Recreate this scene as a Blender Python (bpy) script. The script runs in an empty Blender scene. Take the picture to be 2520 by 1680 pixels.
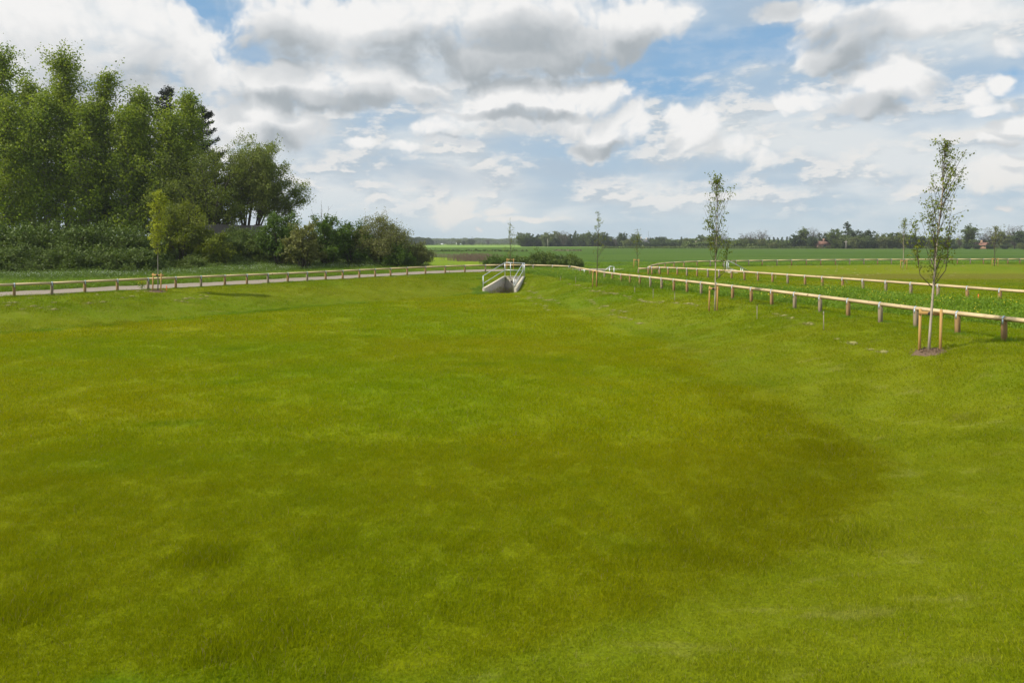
import bpy, math, random
import numpy as np
from mathutils import Vector, Matrix

# ------------------------------------------------------------------ camera, sky, sun
F = 1680.0; CX = 1260.0; HY = 597.0; CZ = 2.5       # focal length, centre and horizon in photo pixels, eye height
sc = bpy.context.scene
cam = bpy.data.cameras.new('camera'); cam_o = bpy.data.objects.new('camera', cam)
sc.collection.objects.link(cam_o); sc.camera = cam_o
cam.sensor_width = 36; cam.lens = 24.0; cam.shift_y = -(840 - HY) / 2520.0
cam.clip_start = 0.1; cam.clip_end = 6000
cam_o.location = (0, 0, CZ); cam_o.rotation_euler = (math.radians(90), 0, 0)
sc.view_settings.view_transform = 'Standard'; sc.view_settings.look = 'None'
sc.view_settings.exposure = 0.0; sc.view_settings.gamma = 1.0
sc.view_settings.use_curve_mapping = False
SUN_EL, SUN_AZ = math.radians(46), math.radians(-108)     # azimuth from +Y, clockwise (negative = left)
sund = Vector((math.sin(SUN_AZ) * math.cos(SUN_EL), math.cos(SUN_AZ) * math.cos(SUN_EL), math.sin(SUN_EL)))
sl = bpy.data.lights.new('sun', 'SUN'); sl.energy = 4.8; sl.angle = math.radians(1.5); sl.color = (1.0, .95, .86)
so = bpy.data.objects.new('sun', sl); sc.collection.objects.link(so)
so.rotation_euler = sund.to_track_quat('Z', 'Y').to_euler(); so.location = (-40, 20, 60)

class NT:
    """small helper to write node trees"""
    def __init__(s, nt): s.nt = nt
    def n(s, t, **k):
        nd = s.nt.nodes.new(t)
        ins = k.pop('i', {})
        for a, b in k.items(): setattr(nd, a, b)
        for a, b in ins.items(): s.put(nd.inputs[a], b)
        return nd
    def put(s, sock, v):
        if isinstance(v, bpy.types.NodeSocket): s.nt.links.new(v, sock)
        else: sock.default_value = v
    def m(s, op, a, b=0.0, c=0.0, clamp=False):
        nd = s.n('ShaderNodeMath', operation=op, use_clamp=clamp)
        for q, v in enumerate((a, b, c)): s.put(nd.inputs[q], v)
        return nd.outputs[0]
    def v(s, op, a, b=(0, 0, 0)):
        nd = s.n('ShaderNodeVectorMath', operation=op)
        s.put(nd.inputs[0], a)
        if op == 'SCALE': s.put(nd.inputs['Scale'], b)
        elif op != 'LENGTH': s.put(nd.inputs[1], b)
        return nd.outputs['Value'] if op in ('DOT_PRODUCT', 'LENGTH') else nd.outputs[0]
    def noise(s, vec, scale, detail=4.0, rough=.55, out=0, dist=0.0, dim='2D'):
        nd = s.n('ShaderNodeTexNoise', noise_dimensions=dim, i={'Scale': scale, 'Detail': detail, 'Roughness': rough, 'Distortion': dist})
        s.put(nd.inputs['Vector'], vec)
        return nd.outputs[out]
    def mix(s, f, a, b, bt='MIX'):
        nd = s.n('ShaderNodeMix', data_type='RGBA', blend_type=bt)
        s.put(nd.inputs[0], f)
        for q, c in ((6, a), (7, b)):
            if isinstance(c, tuple) and len(c) == 3: c = c + (1,)
            s.put(nd.inputs[q], c)
        return nd.outputs[2]
    def step(s, x, lo, hi):
        nd = s.n('ShaderNodeMapRange', interpolation_type='SMOOTHSTEP')
        for q, v in ((0, x), (1, lo), (2, hi), (3, 0.0), (4, 1.0)): s.put(nd.inputs[q], v)
        return nd.outputs[0]

# cumulus banks: centre x, y and half sizes in photo pixels, turned below into azimuth and elevation
CUM = [(100,60,290,150),(330,70,200,110),(440,130,140,105),(530,190,85,85),(40,220,300,130),(330,290,260,110),(150,330,250,110),
 (800,60,220,110),(1010,50,260,120),(1250,60,240,130),(1400,100,190,90),(1260,150,240,55),(1560,40,150,70),
 (690,215,110,62),(870,195,150,72),(800,245,170,48),(630,195,60,45),
 (1220,245,110,55),(1340,250,150,62),(1460,235,75,52),(1180,290,190,38),(1400,300,120,32),(1080,322,82,30),(1010,235,90,36),
 (1500,310,85,48),(1455,352,70,25),(1565,320,40,35),
 (1705,322,72,42),(1640,305,36,28),(1700,360,75,25),(1800,380,75,26),(1870,392,45,18),(1890,368,16,9),
 (2110,90,130,75),(2240,50,150,65),(2060,150,75,38),(2390,20,160,55),(1940,15,95,36),(2500,85,70,30),(2020,40,60,45),
 (2185,215,105,68),(2235,170,58,45),(2120,280,82,42),(2000,262,66,36),(1965,272,40,36),(2250,225,45,50),
 (2395,228,48,30),(2460,190,34,30),(2420,260,60,20),(2440,335,60,14),(2480,300,70,24),(2420,420,110,40),(2480,385,80,20),
 (650,280,110,45),(740,330,100,38),(600,330,90,30),(900,360,36,16),(1000,372,60,13),(1100,523,54,34),(1148,508,46,30),(1082,522,40,14),(1160,534,50,12),(1240,525,50,13),(1300,545,85,10),
 (1340,600,0.1,0.1),(560,400,90,18),(1180,575,16,7),(2330,465,0.1,0.1),(2255,490,24,7),(2480,492,20,8)]
SHD = [(1230,175,300,45),(1420,120,180,70),(1330,100,200,60),(270,240,180,60),(120,300,200,60),(780,265,170,28),(2090,150,75,45),(2130,95,110,50),
 (2125,295,80,32),(1900,10,80,40),(700,345,110,22),(1400,410,90,26),(1110,440,150,28),(1480,350,60,16),(1130,355,80,10),(1030,130,120,55),(1270,285,150,12),(2440,350,70,12),(690,130,110,80),(1050,250,60,24)]
BLUE = [(1700,135,225,60),(1900,110,150,55),(570,75,80,90),(480,10,60,40),(1580,200,140,30),(640,150,40,60),(2490,190,60,40),(1650,240,120,30),(345,10,20,20)]
def azel(px, py):
    u = (px - CX) / F; v = (HY - py) / F
    return math.atan(u), v * math.cos(math.atan(u))
def blob_field(t, W, lst):
    acc = None
    for (x, y, rx, ry) in lst:
        if rx < 1: continue
        a, e = azel(x, y)
        k = 1.0 / math.hypot(1, (x - CX) / F)
        q = t.v('MULTIPLY', t.v('SUBTRACT', W, (a, e, 0)), (F / rx / (k * k), F / ry / k, 0))
        d = t.m('SUBTRACT', 1.0, t.v('DOT_PRODUCT', q, q))
        acc = d if acc is None else t.m('SMOOTH_MAX', acc, d, .3)
    return t.m('MAXIMUM', acc, -1.6)
def billow_group():
    g = bpy.data.node_groups.new('billow', 'ShaderNodeTree'); t = NT(g)
    g.interface.new_socket('P', in_out='INPUT', socket_type='NodeSocketVector')
    g.interface.new_socket('D', in_out='OUTPUT', socket_type='NodeSocketFloat')
    W = t.n('NodeGroupInput').outputs[0]
    vo = t.n('ShaderNodeTexVoronoi', voronoi_dimensions='2D', feature='SMOOTH_F1', i={'Scale': 24.0, 'Detail': 2.0, 'Roughness': .6, 'Smoothness': .6})
    t.put(vo.inputs['Vector'], W)
    fb = t.m('SUBTRACT', t.noise(W, 14.0, 7.0, .62), .5)
    o = t.m('ADD', t.m('MULTIPLY', t.m('SUBTRACT', .42, vo.outputs['Distance']), 1.0), t.m('MULTIPLY', fb, 2.0))
    g.links.new(o, t.n('NodeGroupOutput').inputs[0])
    return g
def make_world():
    w = bpy.data.worlds.new("World"); sc.world = w; w.use_nodes = True
    nt = w.node_tree; nt.nodes.clear(); t = NT(nt)
    sky = t.n('ShaderNodeTexSky', sky_type='NISHITA', sun_disc=False, sun_elevation=SUN_EL, sun_rotation=SUN_AZ,
              air_density=1.0, dust_density=.6, ozone_density=2.0)
    tc = t.n('ShaderNodeTexCoord').outputs['Generated']
    xyz = t.n('ShaderNodeSeparateXYZ', i={0: tc}).outputs
    az = t.m('ARCTAN2', xyz[0], xyz[1])
    hyp = t.m('SQRT', t.m('ADD', t.m('MULTIPLY', xyz[0], xyz[0]), t.m('ADD', t.m('MULTIPLY', xyz[1], xyz[1]), 1e-6)))
    el = t.m('MINIMUM', t.m('DIVIDE', xyz[2], hyp), 3.0)
    P = t.n('ShaderNodeCombineXYZ', i={0: az, 1: el}).outputs[0]
    w1 = t.v('SCALE', t.v('SUBTRACT', t.noise(P, 6.0, 1.0, .5, 1), (.5, .5, .5)), .060)
    w2 = t.v('SCALE', t.v('SUBTRACT', t.noise(P, 20.0, 3.0, .6, 1), (.5, .5, .5)), .022)
    W = t.v('ADD', t.v('ADD', P, w1), w2)
    off = (-.009, .014, 0); off2 = (-.016, .034, 0)
    bg_ = billow_group()
    b0 = t.n('ShaderNodeGroup', node_tree=bg_, i={0: W}).outputs[0]
    b1 = t.n('ShaderNodeGroup', node_tree=bg_, i={0: t.v('ADD', W, off)}).outputs[0]
    f0 = blob_field(t, W, CUM)
    f1 = blob_field(t, t.v('ADD', W, off2), CUM)
    d0 = t.m('ADD', f0, b0); d1 = t.m('ADD', f1, b1)
    sh = t.step(t.m('ADD', blob_field(t, W, SHD), t.m('MULTIPLY', b0, .2)), -1.5, 1.0)
    Ps = t.v('MULTIPLY', P, (1.0, 3.0, 1))
    v1 = t.noise(Ps, 4.0, 4.0, .55, 0, .2); v2 = t.noise(Ps, 2.2, 3.0, .5)
    low = t.step(el, .34, .02)
    veil = t.m('ADD', t.m('MULTIPLY', t.m('SUBTRACT', t.m('ADD', t.m('MULTIPLY', v1, .6), t.m('MULTIPLY', v2, .6)), .48), 3.0), t.m('MULTIPLY', low, .5), clamp=True)
    gap = t.step(blob_field(t, W, BLUE), -.9, .8)
    veil = t.m('ADD', t.m('MULTIPLY', veil, .45), .55, clamp=True)
    veil = t.m('MULTIPLY', veil, t.m('SUBTRACT', 1.0, t.m('MULTIPLY', gap, t.m('SUBTRACT', 1.15, t.m('MULTIPLY', v1, .75)))), clamp=True)
    blue = t.mix(.60, sky.outputs[0], (2.4, 5.0, 8.0))
    vcol = t.mix(t.step(v1, .36, .62), (5.0, 5.9, 6.7), (7.3, 7.7, 7.9))
    vcol = t.mix(t.m('MULTIPLY', t.step(el, .09, .0), .8), vcol, (5.4, 6.5, 7.1))
    base = t.mix(veil, blue, vcol)
    # soft middle-height cloud: pale lumps with blue-grey bellies
    Pm = t.v('MULTIPLY', P, (1, 2.3, 1))
    n0 = t.noise(Pm, 11.0, 6.0, .60); n1 = t.noise(t.v('ADD', Pm, (-.006, .022, 0)), 11.0, 4.0, .6)
    band = t.m('MULTIPLY', t.step(el, .015, .07), t.step(el, .36, .20))
    lump = t.m('MULTIPLY', t.step(n0, .40, .64), band)
    lcol = t.mix(t.step(t.m('SUBTRACT', n1, n0), -.07, .06), (8.3, 8.2, 8.0), (5.2, 5.9, 6.5))
    base = t.mix(t.m('MULTIPLY', lump, t.m('SUBTRACT', .85, t.m('MULTIPLY', gap, .6))), base, lcol)
    base = t.mix(t.m('MULTIPLY', sh, .35), base, (4.6, 5.3, 6.1))
    soft = t.m('ADD', .16, t.m('MULTIPLY', t.step(v2, .4, .6), .45))
    alpha = t.step(d0, -.85, t.m('ADD', soft, .12))
    broad = t.step(t.m('ADD', t.m('SUBTRACT', f1, f0), t.m('MULTIPLY', t.m('SUBTRACT', f0, .7), .2)), -.50, .55)
    fine = t.m('SUBTRACT', b1, b0)
    tt = t.m('ADD', t.m('MULTIPLY', broad, .50), t.m('MULTIPLY', sh, t.m('ADD', .60, t.m('MULTIPLY', b0, .06))))
    tt = t.m('ADD', tt, t.m('MULTIPLY', fine, .13), clamp=True)
    ccol = t.mix(t.step(tt, 0.0, .5), t.mix(t.step(el, .03, .16), (8.1, 8.0, 7.7), (9.1, 9.05, 8.95)), (6.8, 7.0, 7.15))
    ccol = t.mix(t.step(tt, .38, 1.05), ccol, (4.0, 4.4, 4.7))
    col = t.mix(alpha, base, ccol)
    below = t.step(xyz[2], -.012, -.04)
    col = t.mix(below, col, (1.5, 2.0, .8))
    bg = t.n('ShaderNodeBackground', i={'Color': col, 'Strength': .1})
    out = t.n('ShaderNodeOutputWorld'); nt.links.new(bg.outputs[0], out.inputs[0])
    w.cycles.sampling_method = 'MANUAL'; w.cycles.sample_map_resolution = 512
make_world()
# ------------------------------------------------------------------ helpers
rng = np.random.default_rng(7)
def tag(o, label=None, cat=None, group=None, kind=None):
    if label: o['label'] = label
    if cat: o['category'] = cat
    if group: o['group'] = group
    if kind: o['kind'] = kind
    return o
def link(o, parent=None):
    sc.collection.objects.link(o)
    if parent is not None: o.parent = parent
    return o
def thing(name, label, cat, loc=(0, 0, 0), group=None, rz=0.0):
    o = link(bpy.data.objects.new(name, None)); o.location = loc; o.rotation_euler = (0, 0, rz)
    o.empty_display_size = .2
    return tag(o, label, cat, group)
def raw_mesh(name, V, loops, starts, mat, smooth=False):
    me = bpy.data.meshes.new(name)
    V = np.asarray(V, dtype=np.float32); loops = np.asarray(loops, dtype=np.int32); starts = np.asarray(starts, dtype=np.int32)
    me.vertices.add(len(V)); me.vertices.foreach_set('co', V.ravel())
    me.loops.add(len(loops)); me.loops.foreach_set('vertex_index', loops)
    me.polygons.add(len(starts)); me.polygons.foreach_set('loop_start', starts)
    me.update(calc_edges=True); me.validate()
    if smooth: me.polygons.foreach_set('use_smooth', np.ones(len(me.polygons), dtype=bool))
    for m in (mat if isinstance(mat, (list, tuple)) else [mat]): me.materials.append(m)
    return me
class MB:
    """mesh builder: boxes, tubes, leaf quads collected into one mesh"""
    def __init__(s): s.V = []; s.Q = []; s.T = []; s.n = 0
    def add(s, V, Q=None, T=None):
        V = np.asarray(V, float).reshape(-1, 3)
        if Q is not None and len(Q): s.Q.append(np.asarray(Q, int) + s.n)
        if T is not None and len(T): s.T.append(np.asarray(T, int) + s.n)
        s.V.append(V); s.n += len(V); return s
    def box(s, c, d, R=None, bev=0.0):
        hx, hy, hz = d[0] / 2, d[1] / 2, d[2] / 2
        P = np.array([[x, y, z] for z in (-hz, hz) for y in (-hy, hy) for x in (-hx, hx)])
        if R is not None: P = P @ np.asarray(R).T
        return s.add(P + np.asarray(c), [[0, 2, 3, 1], [4, 5, 7, 6], [0, 1, 5, 4], [2, 6, 7, 3], [0, 4, 6, 2], [1, 3, 7, 5]])
    def beam(s, a, b, w, h, roll=0.0):
        """box from a to b with cross-section w (side) x h (up)"""
        a = np.asarray(a, float); b = np.asarray(b, float); d = b - a; L = np.linalg.norm(d); d /= L
        up = np.array([0, 0, 1.0]) if abs(d[2]) < .95 else np.array([1.0, 0, 0])
        sx = np.cross(d, up); sx /= np.linalg.norm(sx); uz = np.cross(sx, d)
        c, q = math.cos(roll), math.sin(roll)
        s1 = sx * c + uz * q; u1 = -sx * q + uz * c
        R = np.stack([s1, d, u1], 1)
        return s.box((a + b) / 2, (w, L, h), R)
    def tube(s, pts, rad, k=6, cap=True):
        pts = np.asarray(pts, float); n = len(pts); rad = np.broadcast_to(np.asarray(rad, float), (n,))
        t = np.gradient(pts, axis=0); t /= np.linalg.norm(t, axis=1)[:, None] + 1e-9
        ref = np.array([0, 0, 1.0]) if abs(t[0][2]) < .9 else np.array([1.0, 0, 0])
        u = np.cross(t, ref); u /= np.linalg.norm(u, axis=1)[:, None] + 1e-9; v = np.cross(t, u)
        an = np.arange(k) * 2 * np.pi / k
        ring = (u[:, None] * np.cos(an)[None, :, None] + v[:, None] * np.sin(an)[None, :, None]) * rad[:, None, None] + pts[:, None]
        a, j = np.meshgrid(np.arange(n - 1), np.arange(k), indexing='ij')
        a = a.ravel(); j = j.ravel(); j2 = (j + 1) % k
        Q = np.stack([a * k + j, a * k + j2, (a + 1) * k + j2, (a + 1) * k + j], 1)
        V = ring.reshape(-1, 3); T = []
        if cap:
            V = np.vstack([V, pts[:1], pts[-1:]]); i0, i1 = n * k, n * k + 1
            T = [[i0, (q + 1) % k, q] for q in range(k)] + [[i1, (n - 1) * k + q, (n - 1) * k + (q + 1) % k] for q in range(k)]
        return s.add(V, Q, T)
    def leaves(s, C, size, r, asp=.62, flat=0.0):
        C = np.asarray(C); n = len(C)
        a = r.normal(size=(n, 3)); a[:, 2] *= (1 - flat); a /= np.linalg.norm(a, axis=1)[:, None]
        b = np.cross(a, r.normal(size=(n, 3))); b /= np.linalg.norm(b, axis=1)[:, None] + 1e-9
        sz = (size * r.uniform(.65, 1.3, n))[:, None] * .5
        V = np.stack([C + a * sz, C + b * sz * asp, C - a * sz, C - b * sz * asp], 1).reshape(-1, 3)
        return s.add(V, np.arange(n * 4).reshape(n, 4))
    def mesh(s, name, mat, smooth=False):
        V = np.vstack(s.V); L = []; S = []; o = 0
        if s.Q:
            Q = np.vstack(s.Q); L.append(Q.ravel()); S.append(np.arange(len(Q)) * 4); o = len(Q) * 4
        if s.T:
            T = np.vstack(s.T); L.append(T.ravel()); S.append(o + np.arange(len(T)) * 3)
        return raw_mesh(name, V, np.concatenate(L), np.concatenate(S), mat, smooth)
    def obj(s, name, mat, parent=None, smooth=False):
        return link(bpy.data.objects.new(name, s.mesh(name, mat, smooth)), parent)
def copy_tree(o, parent=None, rename=None):
    c = o.copy(); sc.collection.objects.link(c); c.parent = parent
    for ch in list(o.children): copy_tree(ch, c)
    return c

# value noise for shaping
def _h(ix, iy, seed):
    n = (ix * 374761393 + iy * 668265263 + seed * 974634777) & 0x7fffffff
    n = ((n ^ (n >> 13)) * 1274126177) & 0x7fffffff
    return ((n ^ (n >> 16)) & 0xffff) / 65535.0
def vnoise(x, y, seed=0):
    x = np.asarray(x, float); y = np.asarray(y, float)
    ix = np.floor(x).astype(np.int64); iy = np.floor(y).astype(np.int64); fx = x - ix; fy = y - iy
    fx = fx * fx * (3 - 2 * fx); fy = fy * fy * (3 - 2 * fy)
    return (_h(ix, iy, seed) * (1 - fx) + _h(ix + 1, iy, seed) * fx) * (1 - fy) + (_h(ix, iy + 1, seed) * (1 - fx) + _h(ix + 1, iy + 1, seed) * fx) * fy
def fbm(x, y, seed=0, o=3):
    return sum(vnoise(x * 2 ** k, y * 2 ** k, seed + k) * .5 ** k for k in range(o)) / sum(.5 ** k for k in range(o))
def sstep(x, a, b):
    t = np.clip((np.asarray(x, float) - a) / (b - a), 0, 1); return t * t * (3 - 2 * t)
def sdf(x, y, poly):
    """distance to a polygon, negative inside"""
    x = np.asarray(x, float); y = np.asarray(y, float); d = np.full(x.shape, 1e9); ins = np.zeros(x.shape, bool)
    n = len(poly)
    for k in range(n):
        (ax, ay), (bx, by) = poly[k], poly[(k + 1) % n]
        ex, ey = bx - ax, by - ay; t = np.clip(((x - ax) * ex + (y - ay) * ey) / (ex * ex + ey * ey), 0, 1)
        d = np.minimum(d, np.hypot(x - ax - t * ex, y - ay - t * ey))
        c = ((ay > y) != (by > y)) & (x < ex * (y - ay) / (by - ay + 1e-12) + ax); ins ^= c
    return np.where(ins, -d, d)

# ------------------------------------------------------------------ layout from the photograph
def G(px, py, z=0.0):
    d = F * (CZ - z) / (py - HY); return np.array([(px - CX) / F * d, d])
def at(px, py, d): return np.array([(px - CX) / F * d, d, CZ - (py - HY) / F * d])
FL = -0.9
floor1 = [G(*p, z=FL) for p in [(0,820),(300,797),(643,766),(860,748),(1071,731),(1190,721),(1232,719),(1286,726),(1425,771),(1607,836),(1821,932),(2036,1029),(2186,1136),(2186,1232),(1982,1350),(1607,1500),(1125,1650)]]
floor1 += [np.array(p) for p in [(-4, 4.9), (-12, 5.2), (-24, 9), (-30, 18)]]
floor2 = [(25, 60), (27, 66), (38, 69), (60, 70), (95, 70), (95, 36), (38, 37), (33, 45), (28, 53)]
# headwall channel (back pair, front pair)
HW = dict(bl=(-.49, 50.3), br=(.76, 50.3), fl=(-1.83, 46.0), fr=(.16, 46.0))
chan = [(-.575, 50.41), (.845, 50.41), (.25, 46.0), (-.2, 45.75), (-.8, 45.65), (-1.4, 45.75), (-1.92, 46.0)]
P0 = np.array([-22.7, 31.1]); DIR = np.array([.595, .804]); NRM = np.array([-.804, .595])
def terrain(x, y, detail=True):
    x = np.asarray(x, float); y = np.asarray(y, float)
    s1 = sdf(x, y, floor1); s2 = sdf(x, y, floor2)
    w1 = 4.8 + 1.2 * sstep(x, 0, 10) + 1.4 * sstep(-x, 8, 18)
    z = FL * (1 - sstep(s1, -.3, w1))
    z = np.minimum(z, -.7 * (1 - sstep(s2, -.5, 8.0)))
    sb = (x - P0[0]) * NRM[0] + (y - P0[1]) * NRM[1]; tb = (x - P0[0]) * DIR[0] + (y - P0[1]) * DIR[1]
    bs = 23 - 9 * sstep(tb, 6, 22)
    z = z + 2.2 * sstep(sb - bs, 0, 8) * (1 - sstep(tb, 30, 44)) * (1 - sstep(sb, 60, 90))
    # shallow ditch between the two rail fences
    dd = np.abs(x - (10.8 + (y - 36) * -.36)) * .92
    z = z - .28 * np.exp(-(dd / 1.1) ** 2) * sstep(y, 20, 27) * (1 - sstep(y, 42, 48))
    if detail:
        z = z + (fbm(x / 1.7, y / 1.7, 3) - .5) * .03 * (1 - sstep(y, 50, 70)) + (fbm(x / 6, y / 6, 9) - .5) * .10 * (1 - sstep(y, 40, 64)) * sstep(np.abs(s1), 0, 1.5)
    z = np.where(sdf(x, y, chan) < 0, -1.35, z)
    return z
def tz(x, y): return float(terrain(np.array([x]), np.array([y]))[0])

# ------------------------------------------------------------------ materials
def new_mat(name):
    m = bpy.data.materials.new(name); m.use_nodes = True; m.node_tree.nodes.clear(); return m, NT(m.node_tree)
def finish(m, t, col, rough=.85, transl=0.0, spec=.25, bump=None, metal=0.0, bstr=.4, bdist=.02):
    b = t.n('ShaderNodeBsdfPrincipled', i={'Roughness': rough, 'Specular IOR Level': spec, 'Metallic': metal})
    t.put(b.inputs['Base Color'], col if not isinstance(col, tuple) else col + (1,))
    if bump is not None:
        bp = t.n('ShaderNodeBump', i={'Strength': bstr, 'Distance': bdist}); t.put(bp.inputs['Height'], bump)
        t.put(b.inputs['Normal'], bp.outputs[0])
    s = b.outputs[0]
    if transl:
        tr = t.n('ShaderNodeBsdfTranslucent'); t.put(tr.inputs[0], col if not isinstance(col, tuple) else col + (1,))
        mx = t.n('ShaderNodeMixShader', i={0: transl}); t.nt.links.new(s, mx.inputs[1]); t.nt.links.new(tr.outputs[0], mx.inputs[2]); s = mx.outputs[0]
    o = t.n('ShaderNodeOutputMaterial'); t.nt.links.new(s, o.inputs[0]); return m
def leaf_mat(name, a, b, transl=.4, cs=.35, rough=.55, spec=.3):
    """leaves: two hues varied per leaf and in soft clumps through the crown"""
    m, t = new_mat(name); g = t.n('ShaderNodeNewGeometry'); tc = t.n('ShaderNodeTexCoord').outputs['Object']
    oi = t.n('ShaderNodeObjectInfo').outputs['Random']
    cl = t.noise(tc, cs, 2.0, .5, dim='3D')
    f = t.m('ADD', t.m('MULTIPLY', t.m('POWER', g.outputs['Random Per Island'], 1.6), .6), t.m('MULTIPLY', t.step(cl, .35, .65), .4))
    col = t.mix(f, a, b)
    col = t.mix(t.m('MULTIPLY', oi, .25), col, tuple(.5 * (p + q) * k for p, q, k in zip(a, b, (.8, .95, 1.1))))
    return finish(m, t, col, rough, transl, spec)
def bark_mat(name, a, b, sc_=9.0):
    m, t = new_mat(name); tc = t.n('ShaderNodeTexCoord').outputs['Object']
    n = t.noise(t.v('MULTIPLY', tc, (1, 1, .25)), sc_, 5, .6, dim='3D')
    return finish(m, t, t.mix(n, a, b), .9, bump=n)
def grass_color(t, floor, rough, rim):
    """shared lawn colour from world position: the same for the soil sheet and for the blades"""
    P = t.n('ShaderNodeNewGeometry').outputs['Position']
    Px = t.v('MULTIPLY', P, (.55, 1.0, 0))
    big = t.noise(Px, .16, 3.0, .55); mid = t.noise(Px, .75, 4.0, .6); sm = t.noise(P, 3.2, 3.0, .6)
    mixn = t.m('ADD', t.m('MULTIPLY', big, .68), t.m('ADD', t.m('MULTIPLY', mid, .24), t.m('MULTIPLY', sm, .16)))
    g1 = t.step(mixn, .34, .76)
    bed = t.mix(g1, (.232, .244, .002), (.180, .244, .002))
    bed = t.mix(t.m('MULTIPLY', t.step(mid, .60, .80), .5), bed, (.120, .190, .003))
    xyz = t.n('ShaderNodeSeparateXYZ', i={0: P}).outputs
    bed = t.mix(t.m('MULTIPLY', t.step(xyz[1], 16.0, 6.0), .45), bed, (.150, .165, .001))
    q = t.v('MULTIPLY', t.v('SUBTRACT', P, (4.7, 10.0, 0)), (1 / 2.7, 1 / 4.0, 0)); q = t.m('ADD', t.v('DOT_PRODUCT', q, q), t.m('MULTIPLY', t.m('SUBTRACT', mid, .5), .9))
    bed = t.mix(t.m('MULTIPLY', t.step(q, 1.15, .35), .22), bed, (.170, .166, .001))
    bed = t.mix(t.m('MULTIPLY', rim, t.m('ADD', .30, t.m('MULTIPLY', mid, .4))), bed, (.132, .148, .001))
    bank = t.mix(g1, (.200, .228, .006), (.135, .208, .004))
    dry = t.m('MULTIPLY', t.step(t.noise(t.v('MULTIPLY', P, (.5, 1.3, 0)), 1.6, 5.0, .65), .56, .74), .26)
    bank = t.mix(dry, bank, (.36, .33, .10))
    fl = t.step(t.m('ADD', floor, t.m('MULTIPLY', t.m('SUBTRACT', mid, .5), .22)), .25, .75)
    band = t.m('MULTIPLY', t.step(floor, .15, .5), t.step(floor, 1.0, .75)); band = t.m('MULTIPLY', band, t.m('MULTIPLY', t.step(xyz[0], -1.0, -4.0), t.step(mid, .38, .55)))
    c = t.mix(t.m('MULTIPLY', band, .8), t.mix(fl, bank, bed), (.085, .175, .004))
    rg = t.mix(t.step(mixn, .4, .6), (.120, .205, .006), (.200, .285, .012))
    rg = t.mix(t.m('MULTIPLY', t.step(sm, .6, .75), .5), rg, (.24, .21, .09))
    return t.mix(rough, c, rg)
def ground_mat():
    m, t = new_mat('turf'); P = t.n('ShaderNodeNewGeometry').outputs['Position']
    fl = t.n('ShaderNodeAttribute', attribute_name='floor').outputs['Fac']; rg = t.n('ShaderNodeAttribute', attribute_name='rough').outputs['Fac']
    br = t.n('ShaderNodeAttribute', attribute_name='brown').outputs['Fac']
    c = grass_color(t, fl, rg, t.n('ShaderNodeAttribute', attribute_name='rim').outputs['Fac'])
    c = t.mix(br, c, t.mix(t.noise(P, .9, 4), (.150, .142, .010), (.185, .180, .012)))
    fine = t.noise(P, 28.0, 5.0, .7); c2 = t.mix(t.step(fine, .3, .7), t.mix(.5, c, (.05, .055, .002)), c)  # dark flecks in the soil colour stand in for shade between the blades
    c2 = t.mix(t.step(t.noise(P, 6.0, 3), .45, .75), c2, t.mix(.6, c2, c))
    bl = t.m('ADD', t.noise(P, 9.0, 5.0, .7), t.m('MULTIPLY', fine, .5))
    return finish(m, t, c2, .95, bump=bl, spec=.05, bstr=.6, bdist=.06)
def blade_mat():
    m, t = new_mat('grass_blades')
    fl = t.n('ShaderNodeAttribute', attribute_name='floor', attribute_type='INSTANCER').outputs['Fac']
    rg = t.n('ShaderNodeAttribute', attribute_name='rough', attribute_type='INSTANCER').outputs['Fac']
    c = grass_color(t, fl, rg, t.n('ShaderNodeAttribute', attribute_name='rim', attribute_type='INSTANCER').outputs['Fac']); isl = t.n('ShaderNodeNewGeometry').outputs['Random Per Island']
    c = t.mix(t.step(isl, .0, 1.0), t.v('MULTIPLY', c, (1.0, 1.05, 1.0)), t.v('MULTIPLY', c, (1.75, 1.62, 1.6)))
    c = t.mix(t.step(isl, .965, .98), c, (.34, .28, .10))
    return finish(m, t, c, .9, .45, .0)
M = {}
M['turf'] = ground_mat(); M['blades'] = blade_mat()
M['poplar'] = leaf_mat('poplar_leaf', (.140, .205, .008), (.370, .430, .030), .5)
M['willow'] = leaf_mat('willow_leaf', (.140, .180, .016), (.340, .380, .090), .5)
M['dense'] = leaf_mat('dense_leaf', (.100, .135, .008), (.250, .290, .038), .45)
M['conifer'] = leaf_mat('conifer_leaf', (.018, .026, .010), (.034, .042, .016), .12)
M['bramble'] = leaf_mat('bramble_leaf', (.050, .085, .005), (.195, .255, .038), .3, .8)
M['bush'] = leaf_mat('bush_leaf', (.060, .115, .008), (.160, .240, .028), .4, .6)
M['bright'] = leaf_mat('bright_leaf', (.095, .130, .005), (.300, .330, .020), .45, .6)
M['twiggy'] = leaf_mat('twiggy_leaf', (.130, .145, .020), (.290, .285, .080), .35, .7)
M['birch_leaf'] = leaf_mat('birch_leaf', (.110, .150, .008), (.320, .350, .028), .45, 3.0)
M['young_leaf'] = leaf_mat('young_leaf', (.280, .310, .014), (.520, .530, .040), .5, 2.0)
M['far_leaf'] = leaf_mat('far_leaf', (.095, .135, .025), (.175, .215, .050), .3, .2)
M['far_dark'] = leaf_mat('far_dark_leaf', (.045, .075, .018), (.085, .120, .034), .2, .2)
M['far_pale'] = leaf_mat('far_pale_leaf', (.165, .195, .050), (.250, .270, .090), .35, .2)
M['far_bare'] = leaf_mat('far_bare_twigs', (.110, .105, .080), (.150, .140, .105), .2, .2)
M['weed'] = leaf_mat('weed_leaf', (.150, .260, .006), (.270, .380, .022), .4, .4)
M['nettle'] = leaf_mat('nettle_leaf', (.095, .165, .008), (.240, .320, .060), .35, .6)
M['bark'] = bark_mat('bark', (.060, .048, .034), (.13, .11, .08))
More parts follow.
